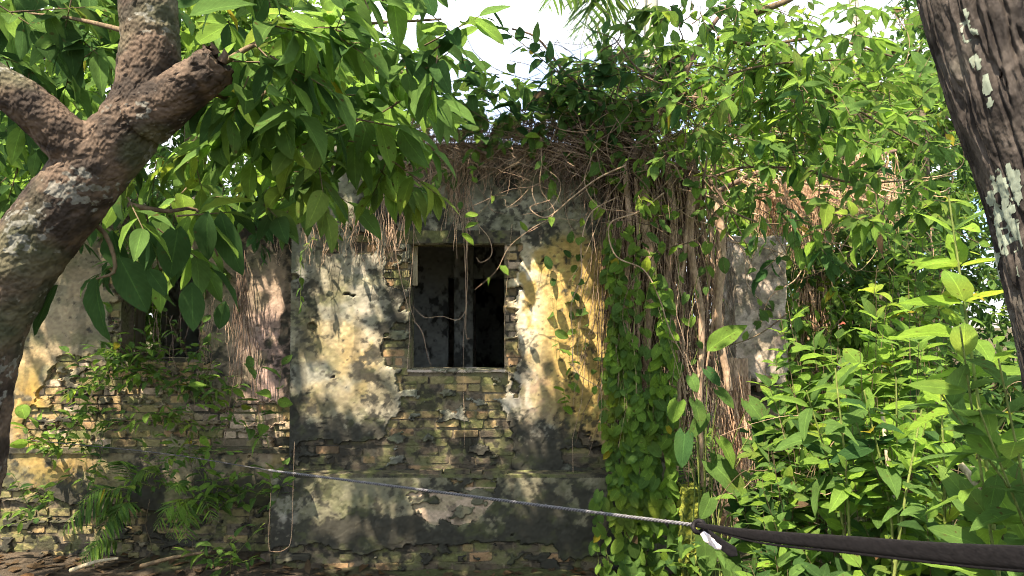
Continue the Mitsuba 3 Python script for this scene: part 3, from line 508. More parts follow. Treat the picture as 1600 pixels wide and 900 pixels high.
tt = unit(np.gradient(cen, axis=0)); ex = unit(np.cross(tt, [0, 1.0, 0])); ey = np.cross(tt, ex); R0 = px(112, 2.2)
sarc = np.concatenate([[0], np.cumsum(np.linalg.norm(np.diff(cen, axis=0), axis=1))])
Sg, Tg = np.meshgrid(sarc, th, indexing='ij'); ring = np.stack([np.cos(Tg) * 3.2, np.sin(Tg) * 3.2, Sg * 2.4], -1)
warp = ring + 0.5 * np.stack([meshkit.fbm(ring * 1.7, 3, 5), meshkit.fbm(ring * 1.7, 3, 6), meshkit.fbm(ring * 1.7, 3, 7)], -1)
ridge = np.abs(meshkit.fbm(warp * np.array([2.4, 2.4, 0.9]), 3, 8) - 0.5) * 2
plates = ss(0.02, 0.16, ridge)
rad = R0 * (1 + 0.05 * (meshkit.fbm(ring * 0.6, 2, 3) - 0.5)) + 0.016 * plates + 0.008 * (meshkit.fbm(ring * 9, 3, 9) - 0.5)
tv = cen[:, None] + rad[..., None] * (np.cos(Tg)[..., None] * ex[:, None] + np.sin(Tg)[..., None] * ey[:, None])
i, j = np.meshgrid(np.arange(329), np.arange(ns_), indexing='ij'); a = i * ns_ + j; b = i * ns_ + (j + 1) % ns_
tf = np.concatenate([np.stack([a, b, b + ns_], -1).reshape(-1, 3), np.stack([a, b + ns_, a + ns_], -1).reshape(-1, 3)])
if trimesh.Trimesh(tv.reshape(-1, 3), tf, process=False).volume < 0: tf = tf[:, ::-1]
put('trunk', (tv.reshape(-1, 3), tf), 'bark_right', RT.t, smooth=True)
qx, qy, qd = project(tv.reshape(-1, 3)); nrm = (np.cos(Tg)[..., None] * ex[:, None] + np.sin(Tg)[..., None] * ey[:, None]).reshape(-1, 3); front = (nrm * (EYE - tv.reshape(-1, 3))).sum(1) > 0
for n_, (cx, cy, rx, ry) in enumerate([(1509, 40, 8, 26), (1517, 55, 15, 14), (1545, 133, 10, 20), (1572, 285, 25, 28), (1566, 330, 17, 26), (1578, 360, 15, 48), (1592, 372, 11, 36), (1561, 392, 7, 45), (1550, 310, 10, 14), (1505, 18, 5, 7), (1556, 440, 6, 31), (1524, 95, 10, 16), (1548, 160, 6, 10), (1590, 310, 10, 14), (1597, 420, 8, 20)]):
    e = ((qx - cx) / rx)**2 + ((qy - cy) / ry)**2 + 2.6 * (meshkit.fbm(tv.reshape(-1, 3) * 50, 4, n_) - 0.5) + 0.9 * (1 - plates.reshape(-1)); inside = (e < 1) & front
    f = tf[inside[tf].all(1)]
    if len(f) < 8: continue
    u, inv = np.unique(f, return_inverse=True); ed = np.clip(1 - e[u], 0, 1)**0.5
    put('lichen_patch', (tv.reshape(-1, 3)[u] + nrm[u] * (0.0012 + 0.0022 * ed * (0.5 + meshkit.fbm(tv.reshape(-1, 3)[u] * 90, 2, 4)))[:, None], inv.reshape(-1, 3)), 'lichen', RT.t, smooth=True)
canopy(RT, (0.4, -1.0, 4.6), (5.0, 5.5, 7.2), 1000, lambda a, r: shaded(a, r, 0.06))
RT.done()

# ------------------------------------------------------------------ roots and vines on the house
g = rnd('roots')
def along(x0, x1, y0, y1, Y0, Y1, n):   # starting points spread over a measured patch
    return [P(g.uniform(x0, x1), g.uniform(y0, y1), g.uniform(Y0, Y1)) for _ in range(n)]
FIG = Plant('roof_fig', 'fig bush rooted on the roof edge above the window, dry roots hanging down', 'bush', cap=150)
def tangle(t, rows, mat, part='root_mat'):
    ms = [fibres(along(x0, x1, y0, y1, Y0, Y1, n), np.array([px(g.uniform(a, b), Y0) for _ in range(n)]), r, wig, lean=lean, seed=k) for k, (x0, x1, y0, y1, Y0, Y1, n, a, b, r, wig, lean) in enumerate(rows)]
    put(part, merge(ms), mat, t, kind='stuff', smooth=True)
tangle(FIG.t, [(630, 770, 195, 245, 7.25, 7.42, 170, 25, 95, .004, .09, None), (630, 960, 205, 250, 7.25, 7.45, 190, 15, 60, .0035, .14, None), (640, 960, 185, 235, 7.15, 7.35, 240, 40, 110, .004, .16, np.array([.9, -.2, .6])), (640, 960, 185, 240, 7.15, 7.35, 240, 40, 110, .004, .12, np.array([-.9, 0, .3])), (700, 735, 270, 300, 7.3, 7.4, 30, 40, 110, .004, .05, None), (590, 640, 280, 330, 7.3, 7.42, 50, 30, 120, .004, .07, None)], 'root_brown')
tangle(FIG.t, [(780, 990, 170, 235, 7.2, 7.45, 300, 25, 90, .0045, .12, None), (800, 1000, 150, 220, 7.1, 7.5, 200, 40, 140, .005, .16, np.array([.8, 0, .5])), (860, 1010, 200, 260, 7.2, 7.45, 160, 30, 120, .004, .07, None)], 'root_dark')
for pts, r in [([(731, 300), (729, 380), (727, 440), (729, 478), (716, 500), (690, 494), (664, 496), (646, 480)], .0048), ([(733, 300), (744, 345), (764, 372), (768, 398), (752, 410), (744, 402)], .006), ([(736, 345), (730, 388), (730, 440), (728, 522), (736, 528)], .004), ([(646, 500), (660, 520), (668, 555), (676, 578)], .004), ([(648, 330), (645, 400), (640, 470), (648, 500)], .005), ([(1140 - 340, 350), (790, 470), (788, 560)], .002), ([(714, 300), (712, 350), (708, 392)], .006), ([(720, 300), (724, 360), (728, 470), (724, 540), (726, 700)], .003), ([(610, 350), (625, 430), (640, 500), (636, 576)], .005), ([(880, 250), (884, 330), (900, 372)], .003), ([(926, 250), (928, 300), (930, 330)], .003)]:
    FIG.stem([P(x, y, 7.38) for x, y in pts], r, r * .5, 'root_brown', part='aerial_root', n=24)
for pts, r in [([(990, 250), (1010, 200), (1050, 150), (1100, 60), (1135, 10)], .045), ([(1000, 240), (960, 190), (915, 140), (880, 110), (840, 60), (800, 45)], .020), ([(1010, 240), (1070, 262), (1110, 276), (1160, 262), (1250, 262)], .022), ([(1040, 160), (1120, 150), (1200, 145), (1290, 140)], .018), ([(860, 215), (930, 190), (1000, 200)], .02), ([(760, 240), (700, 215), (640, 215)], .018), ([(1105, 276), (1140, 330), (1170, 390)], .012), ([(1060, 130), (1000, 110), (960, 60)], .016)]:
    FIG.stem([P(x, y, 7.1) for x, y in pts], r, r * .4, 'root_dark', part='branch', n=22)
for (x, y, x2, y2, n, s) in [(880, 120, 775, 35, 11, .22), (880, 120, 830, 60, 6, .2), (910, 140, 850, 130, 6, .2), (960, 60, 905, 40, 7, .2), (980, 110, 900, 95, 8, .2), (1000, 110, 945, 120, 7, .19), (930, 140, 880, 150, 6, .2), (820, 190, 740, 130, 7, .22), (780, 200, 700, 150, 8, .24), (800, 210, 840, 140, 7, .22), (760, 215, 720, 200, 6, .22), (690, 200, 660, 160, 6, .2), (860, 200, 800, 160, 7, .24), (850, 180, 880, 120, 6, .2), (705, 150, 688, 95, 4, .13), (700, 160, 690, 90, 3, .1)]:
    FIG.twig(P(x, y, 7.0), P(x2, y2, 6.8), n, s, 'oval' if y2 < 100 else 'round', [Bl, D, M_], 0.15, .006, p=[.5, .3, .2], tilt=.8, face=(0, -.6, 0))
leafbank(FIG, [(800, 165, 7.3, 90, 26, 14, 6, .17, [M_, B, Bl], [.4, .4, .2]), (720, 195, 7.3, 60, 16, 5, 6, .16, [M_, B], [.5, .5]), (930, 160, 7.2, 80, 50, 20, 6, .17, [D, Bl, M_], [.4, .3, .3]), (1000, 90, 7.0, 70, 60, 10, 6, .17, [M_, B, Bl], [.4, .3, .3]), (900, 165, 7.2, 110, 24, 9, 6, .2, [M_, B], [.5, .5]), (1060, 40, 7.0, 80, 60, 11, 7, .2, [D, M_, Bl], [.4, .4, .2]), (800, 150, 7.2, 130, 30, 14, 6, .18, [M_, B, Bl], [.4, .4, .2]), (690, 170, 7.2, 40, 26, 6, 6, .17, [B, M_], [.5, .5])], kind='round', droop=.5, keep=sunspot)
FIG.done()
OV = Plant('overhanging_fig', 'spreading green branches over the right corner of the house', 'tree', cap=240)
for pts, r in [([(1120, 60), (1190, 70), (1290, 60), (1400, 90)], .02), ([(1060, 150), (1180, 105), (1330, 92)], .014), ([(1250, 262), (1330, 285), (1420, 282)], .014), ([(1290, 140), (1370, 190), (1440, 230)], .014), ([(1180, 20), (1250, -10), (1330, -80)], .03), ([(1100, 280), (1105, 230), (1090, 200)], .01), ([(1140, 330), (1200, 350), (1270, 340)], .01)]:
    OV.stem([P(x, y, 6.2) for x, y in pts], r, r * .4, 'twig_brown', part='branch', n=20)
leafbank(OV, [(1110, 50, 6.2, 100, 60, 13, 7, .20, [M_, B, Li], [.4, .45, .15]), (1230, 90, 6.0, 120, 50, 13, 7, .20, [M_, B, Li], [.35, .5, .15]), (1180, 190, 6.0, 130, 60, 15, 7, .20, [M_, B, Bl], [.5, .3, .2]), (1330, 200, 5.8, 130, 60, 15, 7, .20, [M_, B, Li], [.4, .45, .15]), (1400, 300, 5.6, 90, 60, 9, 7, .20, [M_, B, Bl], [.5, .3, .2]), (1240, 290, 6.0, 130, 50, 9, 6, .20, [M_, B, Bl], [.4, .3, .3]), (1100, 150, 6.4, 70, 60, 14, 6, .17, [M_, B], [.5, .5]), (1060, 270, 6.6, 90, 60, 10, 5, .15, [M_, B], [.4, .6]), (1240, 370, 6.0, 80, 30, 5, 6, .20, [D, Bl], [.5, .5]), (1420, 150, 5.6, 60, 40, 5, 6, .20, [M_, B], [.5, .5]), (1120, 10, 6.4, 130, 50, 13, 7, .20, [M_, B, Li], [.35, .45, .2]), (1260, 40, 6.4, 120, 40, 9, 7, .20, [M_, B], [.5, .5]), (1300, 110, 6.4, 150, 60, 15, 7, .20, [M_, B, Li], [.4, .45, .15]), (1150, 110, 6.3, 150, 70, 15, 7, .20, [M_, B, Li], [.35, .5, .15]), (1360, 330, 6.0, 110, 60, 11, 7, .20, [M_, B, Li], [.35, .5, .15]), (1240, 220, 6.2, 150, 60, 11, 7, .20, [M_, B, Li], [.4, .45, .15])], droop=.45, tilt=.85, keep=sunspot)
WV = Plant('tangled_creeper', 'tangle of bare creeper stems and small leaves over the roof corner, right of centre', 'vine', cap=80)
def wander(pl, n, x0, x1, y0, y1, Y0, Y1, r, mats, step=45, sag=14, leafy=.5):
    for k in range(n):
        x, y, Y = pl.r.uniform(x0, x1), pl.r.uniform(y0, y1), pl.r.uniform(Y0, Y1); a = pl.r.uniform(0, 6.28); pts = []
        for _ in range(int(pl.r.integers(5, 9))):
            pts.append(P(x, y, Y)); a += pl.r.normal(0, .8); x += step * math.cos(a); y += step * math.sin(a) * .8 + sag; Y = np.clip(Y + pl.r.normal(0, .08), Y0, Y1)
        rr = r * pl.r.uniform(.4, 1.6); c = pl.stem(pts, rr, rr * .5, mats[k % len(mats)], n=len(pts) * 5, sides=5)
        if pl.r.random() < leafy:
            L = int(pl.r.integers(5, 12)); i = pl.r.integers(2, len(c) - 1, L); pl.leaves(leaf_frames(c[i], pl.r.normal(0, .8, (L, 3)) + [0, -.3, -.5], pl.r.normal(0, .4, (L, 3)) + [0, -.7, .7], .13 * pl.r.uniform(.6, 1.3, L)), 'round', [M_, B, Li], [.45, .4, .15])
wander(WV, 80, 960, 1180, 60, 330, 6.7, 7.5, .006, ['root_dark', 'twig_brown', 'root_brown'])
wander(WV, 100, 830, 1100, 110, 215, 6.9, 7.4, .0035, ['root_dark', 'twig_brown', 'root_brown'], sag=5, leafy=.25)
wander(WV, 80, 630, 960, 185, 225, 7.05, 7.35, .003, ['root_dark', 'root_brown', 'root_dark'], step=22, sag=5, leafy=.15)
wander(WV, 40, 1180, 1420, 200, 360, 7.2, 8.2, .006, ['twig_brown', 'straw'], sag=12)
for pts, r in [([(1012, 235), (1006, 330), (1018, 430), (1010, 560), (1020, 700)], .05), ([(1040, 245), (1052, 340), (1044, 460), (1060, 600), (1056, 740)], .035), ([(975, 250), (984, 360), (978, 470), (990, 620)], .03), ([(1085, 270), (1078, 380), (1096, 500), (1092, 640), (1100, 760)], .04), ([(1120, 300), (1128, 400), (1122, 500), (1140, 610)], .045)]:
    WV.stem([P(x, y, 7.2) for x, y in pts], r, r * .7, 'root_brown', part='woody_root', n=24, sides=9)
wander(WV, 60, 1080, 1420, 10, 230, 6.4, 7.4, .0045, ['twig_brown', 'root_dark'], sag=6, leafy=.8)
WV.done()
OV.done()
VC = Plant('climbing_vine', 'curtain of brown hanging roots with strands of small bright leaves at the house corner', 'vine', cap=300)
for _ in range(26):
    x = g.uniform(962, 1120); y = g.uniform(230, 300); y2 = g.uniform(620, 860); Y = g.uniform(7.15, 7.6)
    VC.stem([P(x + g.normal(0, 8) * k, y + (y2 - y) * k / 4, Y) for k in range(5)], g.uniform(.010, .022), .008, 'root_brown' if g.random() < .5 else 'root_dark', part='aerial_root', n=24)
tangle(VC.t, [(955, 1085, 230, 330, 7.2, 7.65, 280, 180, 440, .005, .065, None), (960, 1110, 300, 480, 7.2, 7.6, 200, 100, 240, .005, .05, None)], 'root_brown', 'root_mat')
tangle(VC.t, [(950, 1085, 225, 300, 7.3, 7.7, 380, 120, 420, .006, .055, None), (1090, 1135, 320, 480, 7.4, 7.8, 60, 60, 200, .005, .04, None), (970, 1110, 420, 560, 7.25, 7.6, 200, 100, 260, .006, .05, None)], 'root_dark', 'root_mat')
def strand(pl, x, y0, y1, Y, size, mats, p, dens=11, drift=12):
    n = max(5, int((y1 - y0) / 60)); pts = [P(x + drift * g.normal() * .5, y0 + (y1 - y0) * k / (n - 1), Y) for k in range(n)]
    c = pl.stem(pts, .004, .002, 'stem_green', n=n * 4); L = int((y1 - y0) / dens); t = np.linspace(0, 1, L); k = np.minimum((t * (len(c) - 1)).astype(int), len(c) - 2)
    pos = c[k] + pl.r.normal(0, .02, (L, 3)) + np.array([0, -.02, 0]); side = np.where(np.arange(L) % 2, 1, -1) * pl.r.uniform(.3, 1.0, L)
    d = np.stack([side, -0.35 + pl.r.normal(0, .25, L), -1.0 + pl.r.normal(0, .3, L)], 1); up = np.stack([pl.r.normal(0, .4, L) + .3 * side, np.full(L, -1.0), .5 + pl.r.normal(0, .3, L)], 1)
    pl.leaves(leaf_frames(pos, d, up, size * pl.r.uniform(.6, 1.2, L)), 'heart', mats, p)
for k in range(8): strand(VC, 950 + 4 * k + g.normal(0, 3), 370 + 30 * k * g.random(), g.uniform(600, 860), 7.1, .10, [M_, B, Li], [.38, .5, .12], dens=9)
for k in range(17): strand(VC, g.uniform(975, 1058), g.uniform(430, 620), g.uniform(780, 930), g.uniform(6.9, 7.1), .12, [M_, B, Li], [.4, .48, .12], dens=10)
for k in range(13): strand(VC, g.uniform(955, 1110), g.uniform(250, 480), g.uniform(450, 680), g.uniform(6.9, 7.1), .10, [M_, B], [.5, .5], dens=26)
for k in range(6): strand(VC, g.uniform(930, 1010), g.uniform(760, 800), g.uniform(890, 930), 6.9, .12, [M_, B], [.5, .5], dens=10)
VC.done()
TR = thing('strangler_tree', 'stringy grey brown strangler trunk under the corner pillar', 'tree trunk')
put('trunk', merge([tube(spline([P(1145 + g.normal(0, 9), 560, 7.75), P(1146 + g.normal(0, 10), 680, 7.7), P(1142 + g.normal(0, 9), 840, 7.65)], 14), g.uniform(.03, .06), 7) for _ in range(15)]), 'root_brown', TR, smooth=True)
put('root_fibre', fibres(along(1118, 1172, 585, 640, 7.55, 7.7, 120), g.uniform(.7, 1.3, 120), .006, .03, seed=44), 'straw', TR, kind='stuff', smooth=True)
DV = Plant('dry_vine', 'mass of dead straw coloured vines draped right of the pillar', 'vine', cap=30)
tangle(DV.t, [(1180, 1310, 270, 320, 8.2, 8.6, 420, 40, 140, .005, .06, None), (1150, 1330, 265, 300, 8.2, 8.7, 160, 40, 140, .005, .12, np.array([.8, 0, .6])), (1320, 1400, 230, 300, 8.4, 8.9, 160, 40, 120, .005, .07, None)], 'straw', 'dry_tangle')
DV.stem([P(1120, 300, 8.4), P(1200, 265, 8.4), P(1300, 262, 8.5), P(1400, 235, 8.6)], .03, .02, 'root_dark', part='branch')
DV.done()
DP = thing('dead_tree', 'dead tree trunk wrapped in straw coloured vine stems, right of the house', 'tree trunk')
put('trunk', tube(spline([P(1268, 950, 8.6), P(1270, 620, 8.6), P(1272, 400, 8.6)], 14), .11, 12), 'bark_far', DP, smooth=True)
put('dry_vine', fibres(along(1245, 1293, 420, 500, 8.42, 8.7, 260), g.uniform(.8, 1.9, 260), .006, .03, seed=45), 'straw', DP, kind='stuff', smooth=True)
WR = Plant('wing_roof_shrub', 'glossy dark shrub on the roof of the left wing with thin roots hanging below', 'bush', cap=160)
leafbank(WR, [(400, 300, 7.3, 80, 40, 26, 7, .19, [Bl, D], [.6, .4]), (300, 290, 7.4, 110, 50, 34, 7, .18, [M_, B, D], [.4, .4, .2]), (200, 330, 7.4, 110, 60, 34, 7, .18, [M_, D, B], [.4, .3, .3]), (250, 400, 7.3, 110, 40, 22, 6, .18, [D, M_], [.6, .4]), (80, 330, 7.4, 110, 70, 26, 6, .18, [D, M_, B], [.4, .4, .2]), (500, 345, 7.2, 50, 18, 9, 6, .15, [M_, B], [.6, .4]), (420, 350, 7.1, 40, 22, 7, 6, .19, [Bl], [1])], kind='long', droop=.6, width=1.25, keep=sunspot)
tangle(WR.t, [(420, 455, 300, 360, 7.45, 7.6, 20, 30, 80, .004, .07, None), (310, 360, 420, 500, 7.45, 7.6, 14, 50, 120, .003, .07, None), (470, 600, 320, 350, 7.3, 7.42, 60, 25, 90, .0035, .09, None)], 'root_brown')
tangle(WR.t, [(370, 386, 380, 470, 7.4, 7.6, 26, 100, 240, .005, .006, None), (230, 330, 440, 520, 7.4, 7.6, 25, 30, 100, .004, .07, None), (60, 450, 290, 330, 7.3, 7.5, 150, 15, 40, .005, .14, None)], 'root_dark')
WR.done()

# ------------------------------------------------------------------ plants on and in front of the wall
def shoot(name, label, cat, spots, size, kind, mats, p, group=None, cap=60, mat='stem_green', r=.004, **kw):
    pl = Plant(name, label, cat, group, cap)
    for a, b, n in spots: pl.twig(P(*a), P(*b), n, size, kind, mats, r=r, mat=mat, p=p, **kw)
    pl.done()
def fans(x, y, Y, k, lo, hi, n, seed):
    r = np.random.default_rng(seed); out = []
    for i in range(k):
        a = math.radians(r.uniform(lo, hi)); L = r.uniform(35, 85)
        out.append(((x + r.normal(0, 14), y + r.normal(0, 8), Y), (x + L * math.cos(a), y - L * math.sin(a), Y - r.uniform(.1, .4)), n))
    return out
shoot('wall_shrub', 'leafy green shrub growing out of the broken wall below the wing window', 'shrub', fans(230, 600, 7.6, 13, -20, 200, 9, 1) + fans(165, 610, 7.6, 10, 20, 200, 9, 2) + fans(300, 615, 7.6, 14, -30, 170, 9, 3) + fans(240, 650, 7.6, 9, -60, 240, 8, 30) + fans(200, 560, 7.5, 6, 10, 180, 8, 31) + fans(290, 560, 7.5, 5, 10, 180, 7, 32) + fans(110, 660, 7.6, 3, -20, 190, 8, 33), .13, 'oval', [M_, B, Li], [.45, .42, .13], cap=140, mat='twig_brown')
shoot('broad_leaved_shoot', 'thin shoot with broad light green leaves against the pink plaster of the wing', 'plant', [((420, 700, 7.4), (395, 575, 7.2), 7), ((420, 690, 7.4), (340, 640, 7.2), 5), ((430, 660, 7.4), (440, 570, 7.3), 5), ((400, 640, 7.4), (320, 600, 7.2), 5)], .20, 'oval', [B, M_], [.6, .4], width=1.2)
shoot('ledge_sprout', 'small two leaved sprout beside the left trunk, lit by the sun', 'plant', [((45, 700, 7.3), (40, 655, 7.2), 4), ((50, 690, 7.3), (65, 655, 7.2), 3)], .2, 'round', [B, Li], [.6, .4])
shoot('ledge_herb', 'low green herb growing on the ledge of the left wing', 'plant', fans(95, 712, 7.6, 9, 0, 180, 7, 5) + fans(150, 708, 7.6, 5, 20, 160, 6, 55) + fans(300, 712, 7.55, 8, 0, 200, 7, 56), .12, 'oval', [M_, B], [.6, .4])
shoot('sill_sprout', 'small leafy sprout on the upper wall left of the window, hanging from roots', 'plant', [((500, 360, 7.3), (545, 335, 7.1), 8), ((490, 370, 7.3), (470, 400, 7.1), 6), ((470, 400, 7.35), (470, 480, 7.3), 8)], .10, 'oval', [M_, B], [.5, .5])
shoot('wall_seedling', 'lower of the two bright heart leaved seedlings right of the window', 'plant', [((885, 640, 7.4), (880, 610, 7.3), 5)], .13, 'heart', [Li, B], [.6, .4], droop=.6)
shoot('wall_seedling', 'upper of the two bright heart leaved seedlings on the yellow plaster', 'plant', [((893, 610, 7.4), (890, 555, 7.3), 5)], .13, 'heart', [Li, B], [.6, .4], droop=.6)
shoot('wall_creeper', 'sparse dull green creeper on the sunlit yellow plaster right of the window', 'vine', [((870, 560, 7.42), (860, 420, 7.4), 6), ((905, 570, 7.42), (890, 380, 7.4), 8), ((935, 600, 7.42), (905, 470, 7.4), 6)], .14, 'round', [M_, D], [.6, .4], face=(0, -1.5, 0), r=.002)
shoot('roof_sprig', 'green sprig hanging from the roof edge right above the window', 'plant', [((845, 245, 7.25), (865, 295, 7.1), 9), ((700, 240, 7.25), (680, 285, 7.1), 7), ((760, 225, 7.2), (735, 240, 7.0), 6)], .15, 'oval', [B, M_], [.6, .4])
FE = Plant('fern', 'arching green fern at the foot of the left wing', 'fern', cap=200)
def frond(pl, a, b, n, size, mats, p, sag=.25, mat='stem_green', r=.004):
    a, b = np.asarray(a), np.asarray(b); c = spline([a, (a + b) / 2 + [0, -.05, sag * np.linalg.norm(b - a)], b], 18); pl.S.setdefault(mat, []).append(tube(c, np.linspace(r, r * .3, 18), 4, False))
    t = np.linspace(.12, .99, n); k = np.minimum((t * 17).astype(int), 16); ax = unit(c[k + 1] - c[k]); sd = unit(np.cross(ax, [0, -.5, .85]))
    for s in (-1, 1):
        L = size * np.sin(np.pi * (0.12 + .86 * t))**.7
        pl.leaves(leaf_frames(c[k], sd * s + ax * .55 + pl.r.normal(0, .07, (n, 3)) + [0, 0, -.35], np.array([0, -.45, 1.0]) + pl.r.normal(0, .15, (n, 3)), L, 1.1), 'blade', mats, p)
for a, b, s in [((205, 780), (95, 830), .26), ((200, 770), (120, 790), .2), ((210, 760), (185, 720), .2), ((205, 790), (150, 850), .24), ((215, 785), (175, 815), .2), ((190, 845), (125, 880), .2), ((205, 770), (240, 740), .18)]: frond(FE, P(*a, 7.55), P(*b, 7.25), 20, s, [M_, B, D], [.5, .35, .15])
FE.done()
F2 = Plant('fern', 'tufted bright fern with narrow blades left of the plinth corner', 'fern', cap=160)
for a, b, s in [((300, 780), (240, 830), .2), ((305, 775), (265, 845), .22), ((300, 780), (290, 850), .22), ((310, 770), (335, 820), .18), ((300, 770), (270, 765), .16)]: frond(F2, P(*a, 7.5), P(*b, 7.2), 13, s, [B, M_, Li], [.5, .4, .1])
F2.done()
shoot('trailing_weed', 'dense low weeds trailing over the brick foot of the left wing', 'plant', fans(60, 800, 7.5, 8, -30, 200, 7, 61) + fans(250, 760, 7.5, 7, -60, 220, 7, 62) + fans(150, 760, 7.5, 4, -40, 200, 7, 63), .12, 'oval', [M_, B, D], [.5, .35, .15], cap=100)
shoot('plinth_weed', 'leafy weed with pointed leaves rooted left of the plinth', 'plant', fans(340, 790, 7.5, 12, 0, 190, 6, 7) + fans(410, 790, 7.45, 6, 10, 170, 6, 8), .15, 'oval', [B, M_], [.5, .5])
shoot('plinth_weed', 'low trailing weed at the ground beside the plinth corner', 'plant', fans(360, 880, 7.2, 8, 0, 180, 6, 9), .13, 'oval', [M_, B], [.6, .4])
for nm, lab, path in [('dry_creeper', 'pale dry stem looped against the plinth corner', [(423, 770), (420, 850), (428, 862), (446, 858), (455, 840), (458, 760), (460, 690)]), ('dry_creeper', 'thin leafless twig lying along the wing ledge', [(60, 690), (180, 700), (300, 712), (380, 702), (445, 702)]), ('dry_creeper', 'thin dead twig standing in the ferns of the left wing', [(234, 780), (228, 820), (236, 862), (200, 885)]), ('dry_creeper', 'dark twig rising from the litter through the wing window plants', [(300, 880), (302, 760), (296, 700), (305, 620)])]:
    t = thing(nm, lab, 'stem'); put('stalk', tube(spline([P(x, y, 7.22 if x > 415 else 7.4) for x, y in path], 40), .003, 5), 'straw' if 'pale' in lab else 'twig_brown', t, smooth=True)

# ------------------------------------------------------------------ the undergrowth on the right
def sapling(name, label, base, tips, size, kind, mats, p, n=12, r=.012, mat='stem_green', cat='shrub', group=None, cap=90, droop=.35, tilt=.8, f0=.25, **kw):
    pl = Plant(name, label, cat, group, cap); b = np.array(base, float)
    for (x, y, Y) in tips:
        e = P(x, y, Y); b = np.array(base, float) + pl.r.normal(0, .10, 3) * [1, 1, 0]; c1 = b + (e - b) * np.array([.42, .42, .55]) + pl.r.normal(0, .06, 3); c = pl.stem([b, c1, e], r, r * .35, mat, part='stem', n=16)
        k = int(16 * f0); t = np.linspace(f0, 1, n); i = np.minimum((t * 15).astype(int), 14); ax = unit(c[i + 1] - c[i]); phi = np.arange(n) * 2.4 + pl.r.uniform(0, 6)
        e1 = unit(np.cross(ax, [.2, .9, .1])); e2 = np.cross(ax, e1); rad = np.cos(phi)[:, None] * e1 + np.sin(phi)[:, None] * e2
        d = rad + ax * (0.35 + .7 * t[:, None]**4) + np.array([0, 0, -droop]) + pl.r.normal(0, .34, (n, 3))
        pl.leaves(leaf_frames(c[i] + rad * .01, d, ax + pl.r.normal(0, .4, (n, 3)) + [0, -.1, .6], size * pl.r.uniform(.7, 1.15, n) * (1 - .35 * t**3), kw.get('width', 1)), kind, mats, p)
    pl.done()
def gpt(x, Y): p = P(x, 900, Y); return [p[0], Y, float(ground_z(p[0], Y)) - .03]
sapling('tall_sapling', 'tall sunlit sapling with long yellow green leaves beside the leaning trunk', gpt(1640, 3.6), [(1482, 305, 3.6)], .36, 'long', [B, Li, M_], [.4, .5, .1], n=34, r=.012, f0=.4, cap=60, droop=.25, width=1.35)
sapling('soft_leaved_sapling', 'sapling with large soft shaded leaves low beside the leaning trunk', gpt(1660, 3.2), [(1500, 510, 3.1), (1560, 560, 3.0), (1530, 640, 3.0), (1460, 600, 3.2)], .29, 'oval', [M_, B], [.6, .4], n=14, r=.01, f0=.45, width=1.15, cap=60)
sapling('whorled_shrub', 'shrub with whorls of long leaves in front of the dead trunk', gpt(1330, 4.6), [(1305, 575, 4.6), (1350, 610, 4.5), (1260, 610, 4.7)], .34, 'long', [M_, B, Bl], [.45, .4, .15], n=13, f0=.6, width=1.3)
sapling('whorled_shrub', 'sunlit shrub with pale yellow tips in the middle of the right undergrowth', gpt(1430, 4.4), [(1400, 590, 4.5), (1440, 640, 4.4), (1380, 640, 4.6), (1470, 600, 4.4)], .27, 'long', [Li, B, M_], [.45, .4, .15], n=14, f0=.55, width=1.25)
ST = [('bushy_shrub', 'dense bright green bush right of the strangler trunk', 1250, 5.3, [(1215, 640), (1255, 650), (1290, 640), (1240, 700), (1200, 700), (1280, 720), (1225, 760)], .145, [B, M_, Li], [.5, .35, .15]),
      ('bushy_shrub', 'yellow green leafy crown on the slender pale stem', 1392, 5.0, [(1330, 640), (1370, 620), (1410, 640), (1450, 650), (1390, 680), (1340, 690), (1440, 690)], .14, [Li, B, M_], [.35, .45, .2]),
      ('bushy_shrub', 'low bush with pointed leaves under the strap at the lower right', 1450, 4.8, [(1420, 760), (1470, 740), (1510, 780), (1440, 800), (1380, 790), (1530, 820), (1350, 820), (1480, 840)], .15, [B, M_, Li], [.45, .45, .1]),
      ('bushy_shrub', 'green bush at the lower right edge behind the strap', 1570, 4.2, [(1540, 720), (1580, 740), (1600, 700), (1560, 790), (1590, 820)], .17, [M_, B], [.5, .5]),
      ('bushy_shrub', 'shaded bush below the strap in the bottom centre right', 1260, 4.9, [(1210, 860), (1250, 850), (1290, 870), (1320, 880), (1230, 890), (1360, 880), (1170, 880)], .16, [M_, B, D], [.5, .3, .2]),
      ('bushy_shrub', 'leafy bush filling the gap behind the slender pale stem', 1480, 6.0, [(1450, 560), (1500, 600), (1540, 640), (1480, 650), (1520, 560), (1570, 660)], .18, [M_, B, Li], [.4, .4, .2])]
for (nm, lab, x, Y, tips, s, mats, p), kd in zip(ST, ['oval', 'round', 'oval', 'heart', 'oval', 'round']):
    rs = np.random.default_rng(x); more = [(a + rs.normal(0, 26), b + abs(rs.normal(0, 45)), Y + rs.normal(0, .3)) for a, b in tips for _ in range(2)]
    sapling(nm, lab, gpt(x, Y), [(a, b, Y + .25 * math.sin(a)) for a, b in tips] + more, s * (1.42 if kd == 'oval' else 1.25), kd, list(mats) + [D], list(np.array(p) * .76) + [.24], n=17, r=.0045, f0=.3, cap=160, mat='twig_brown', width=1.12)  # dark leaf share adds variety and stands in for shaded gaps
GC = Plant('ground_cover', 'low leafy ground cover filling the floor under the right hand bushes', 'ground cover', cap=0); labels[GC.t]['kind'] = 'stuff'
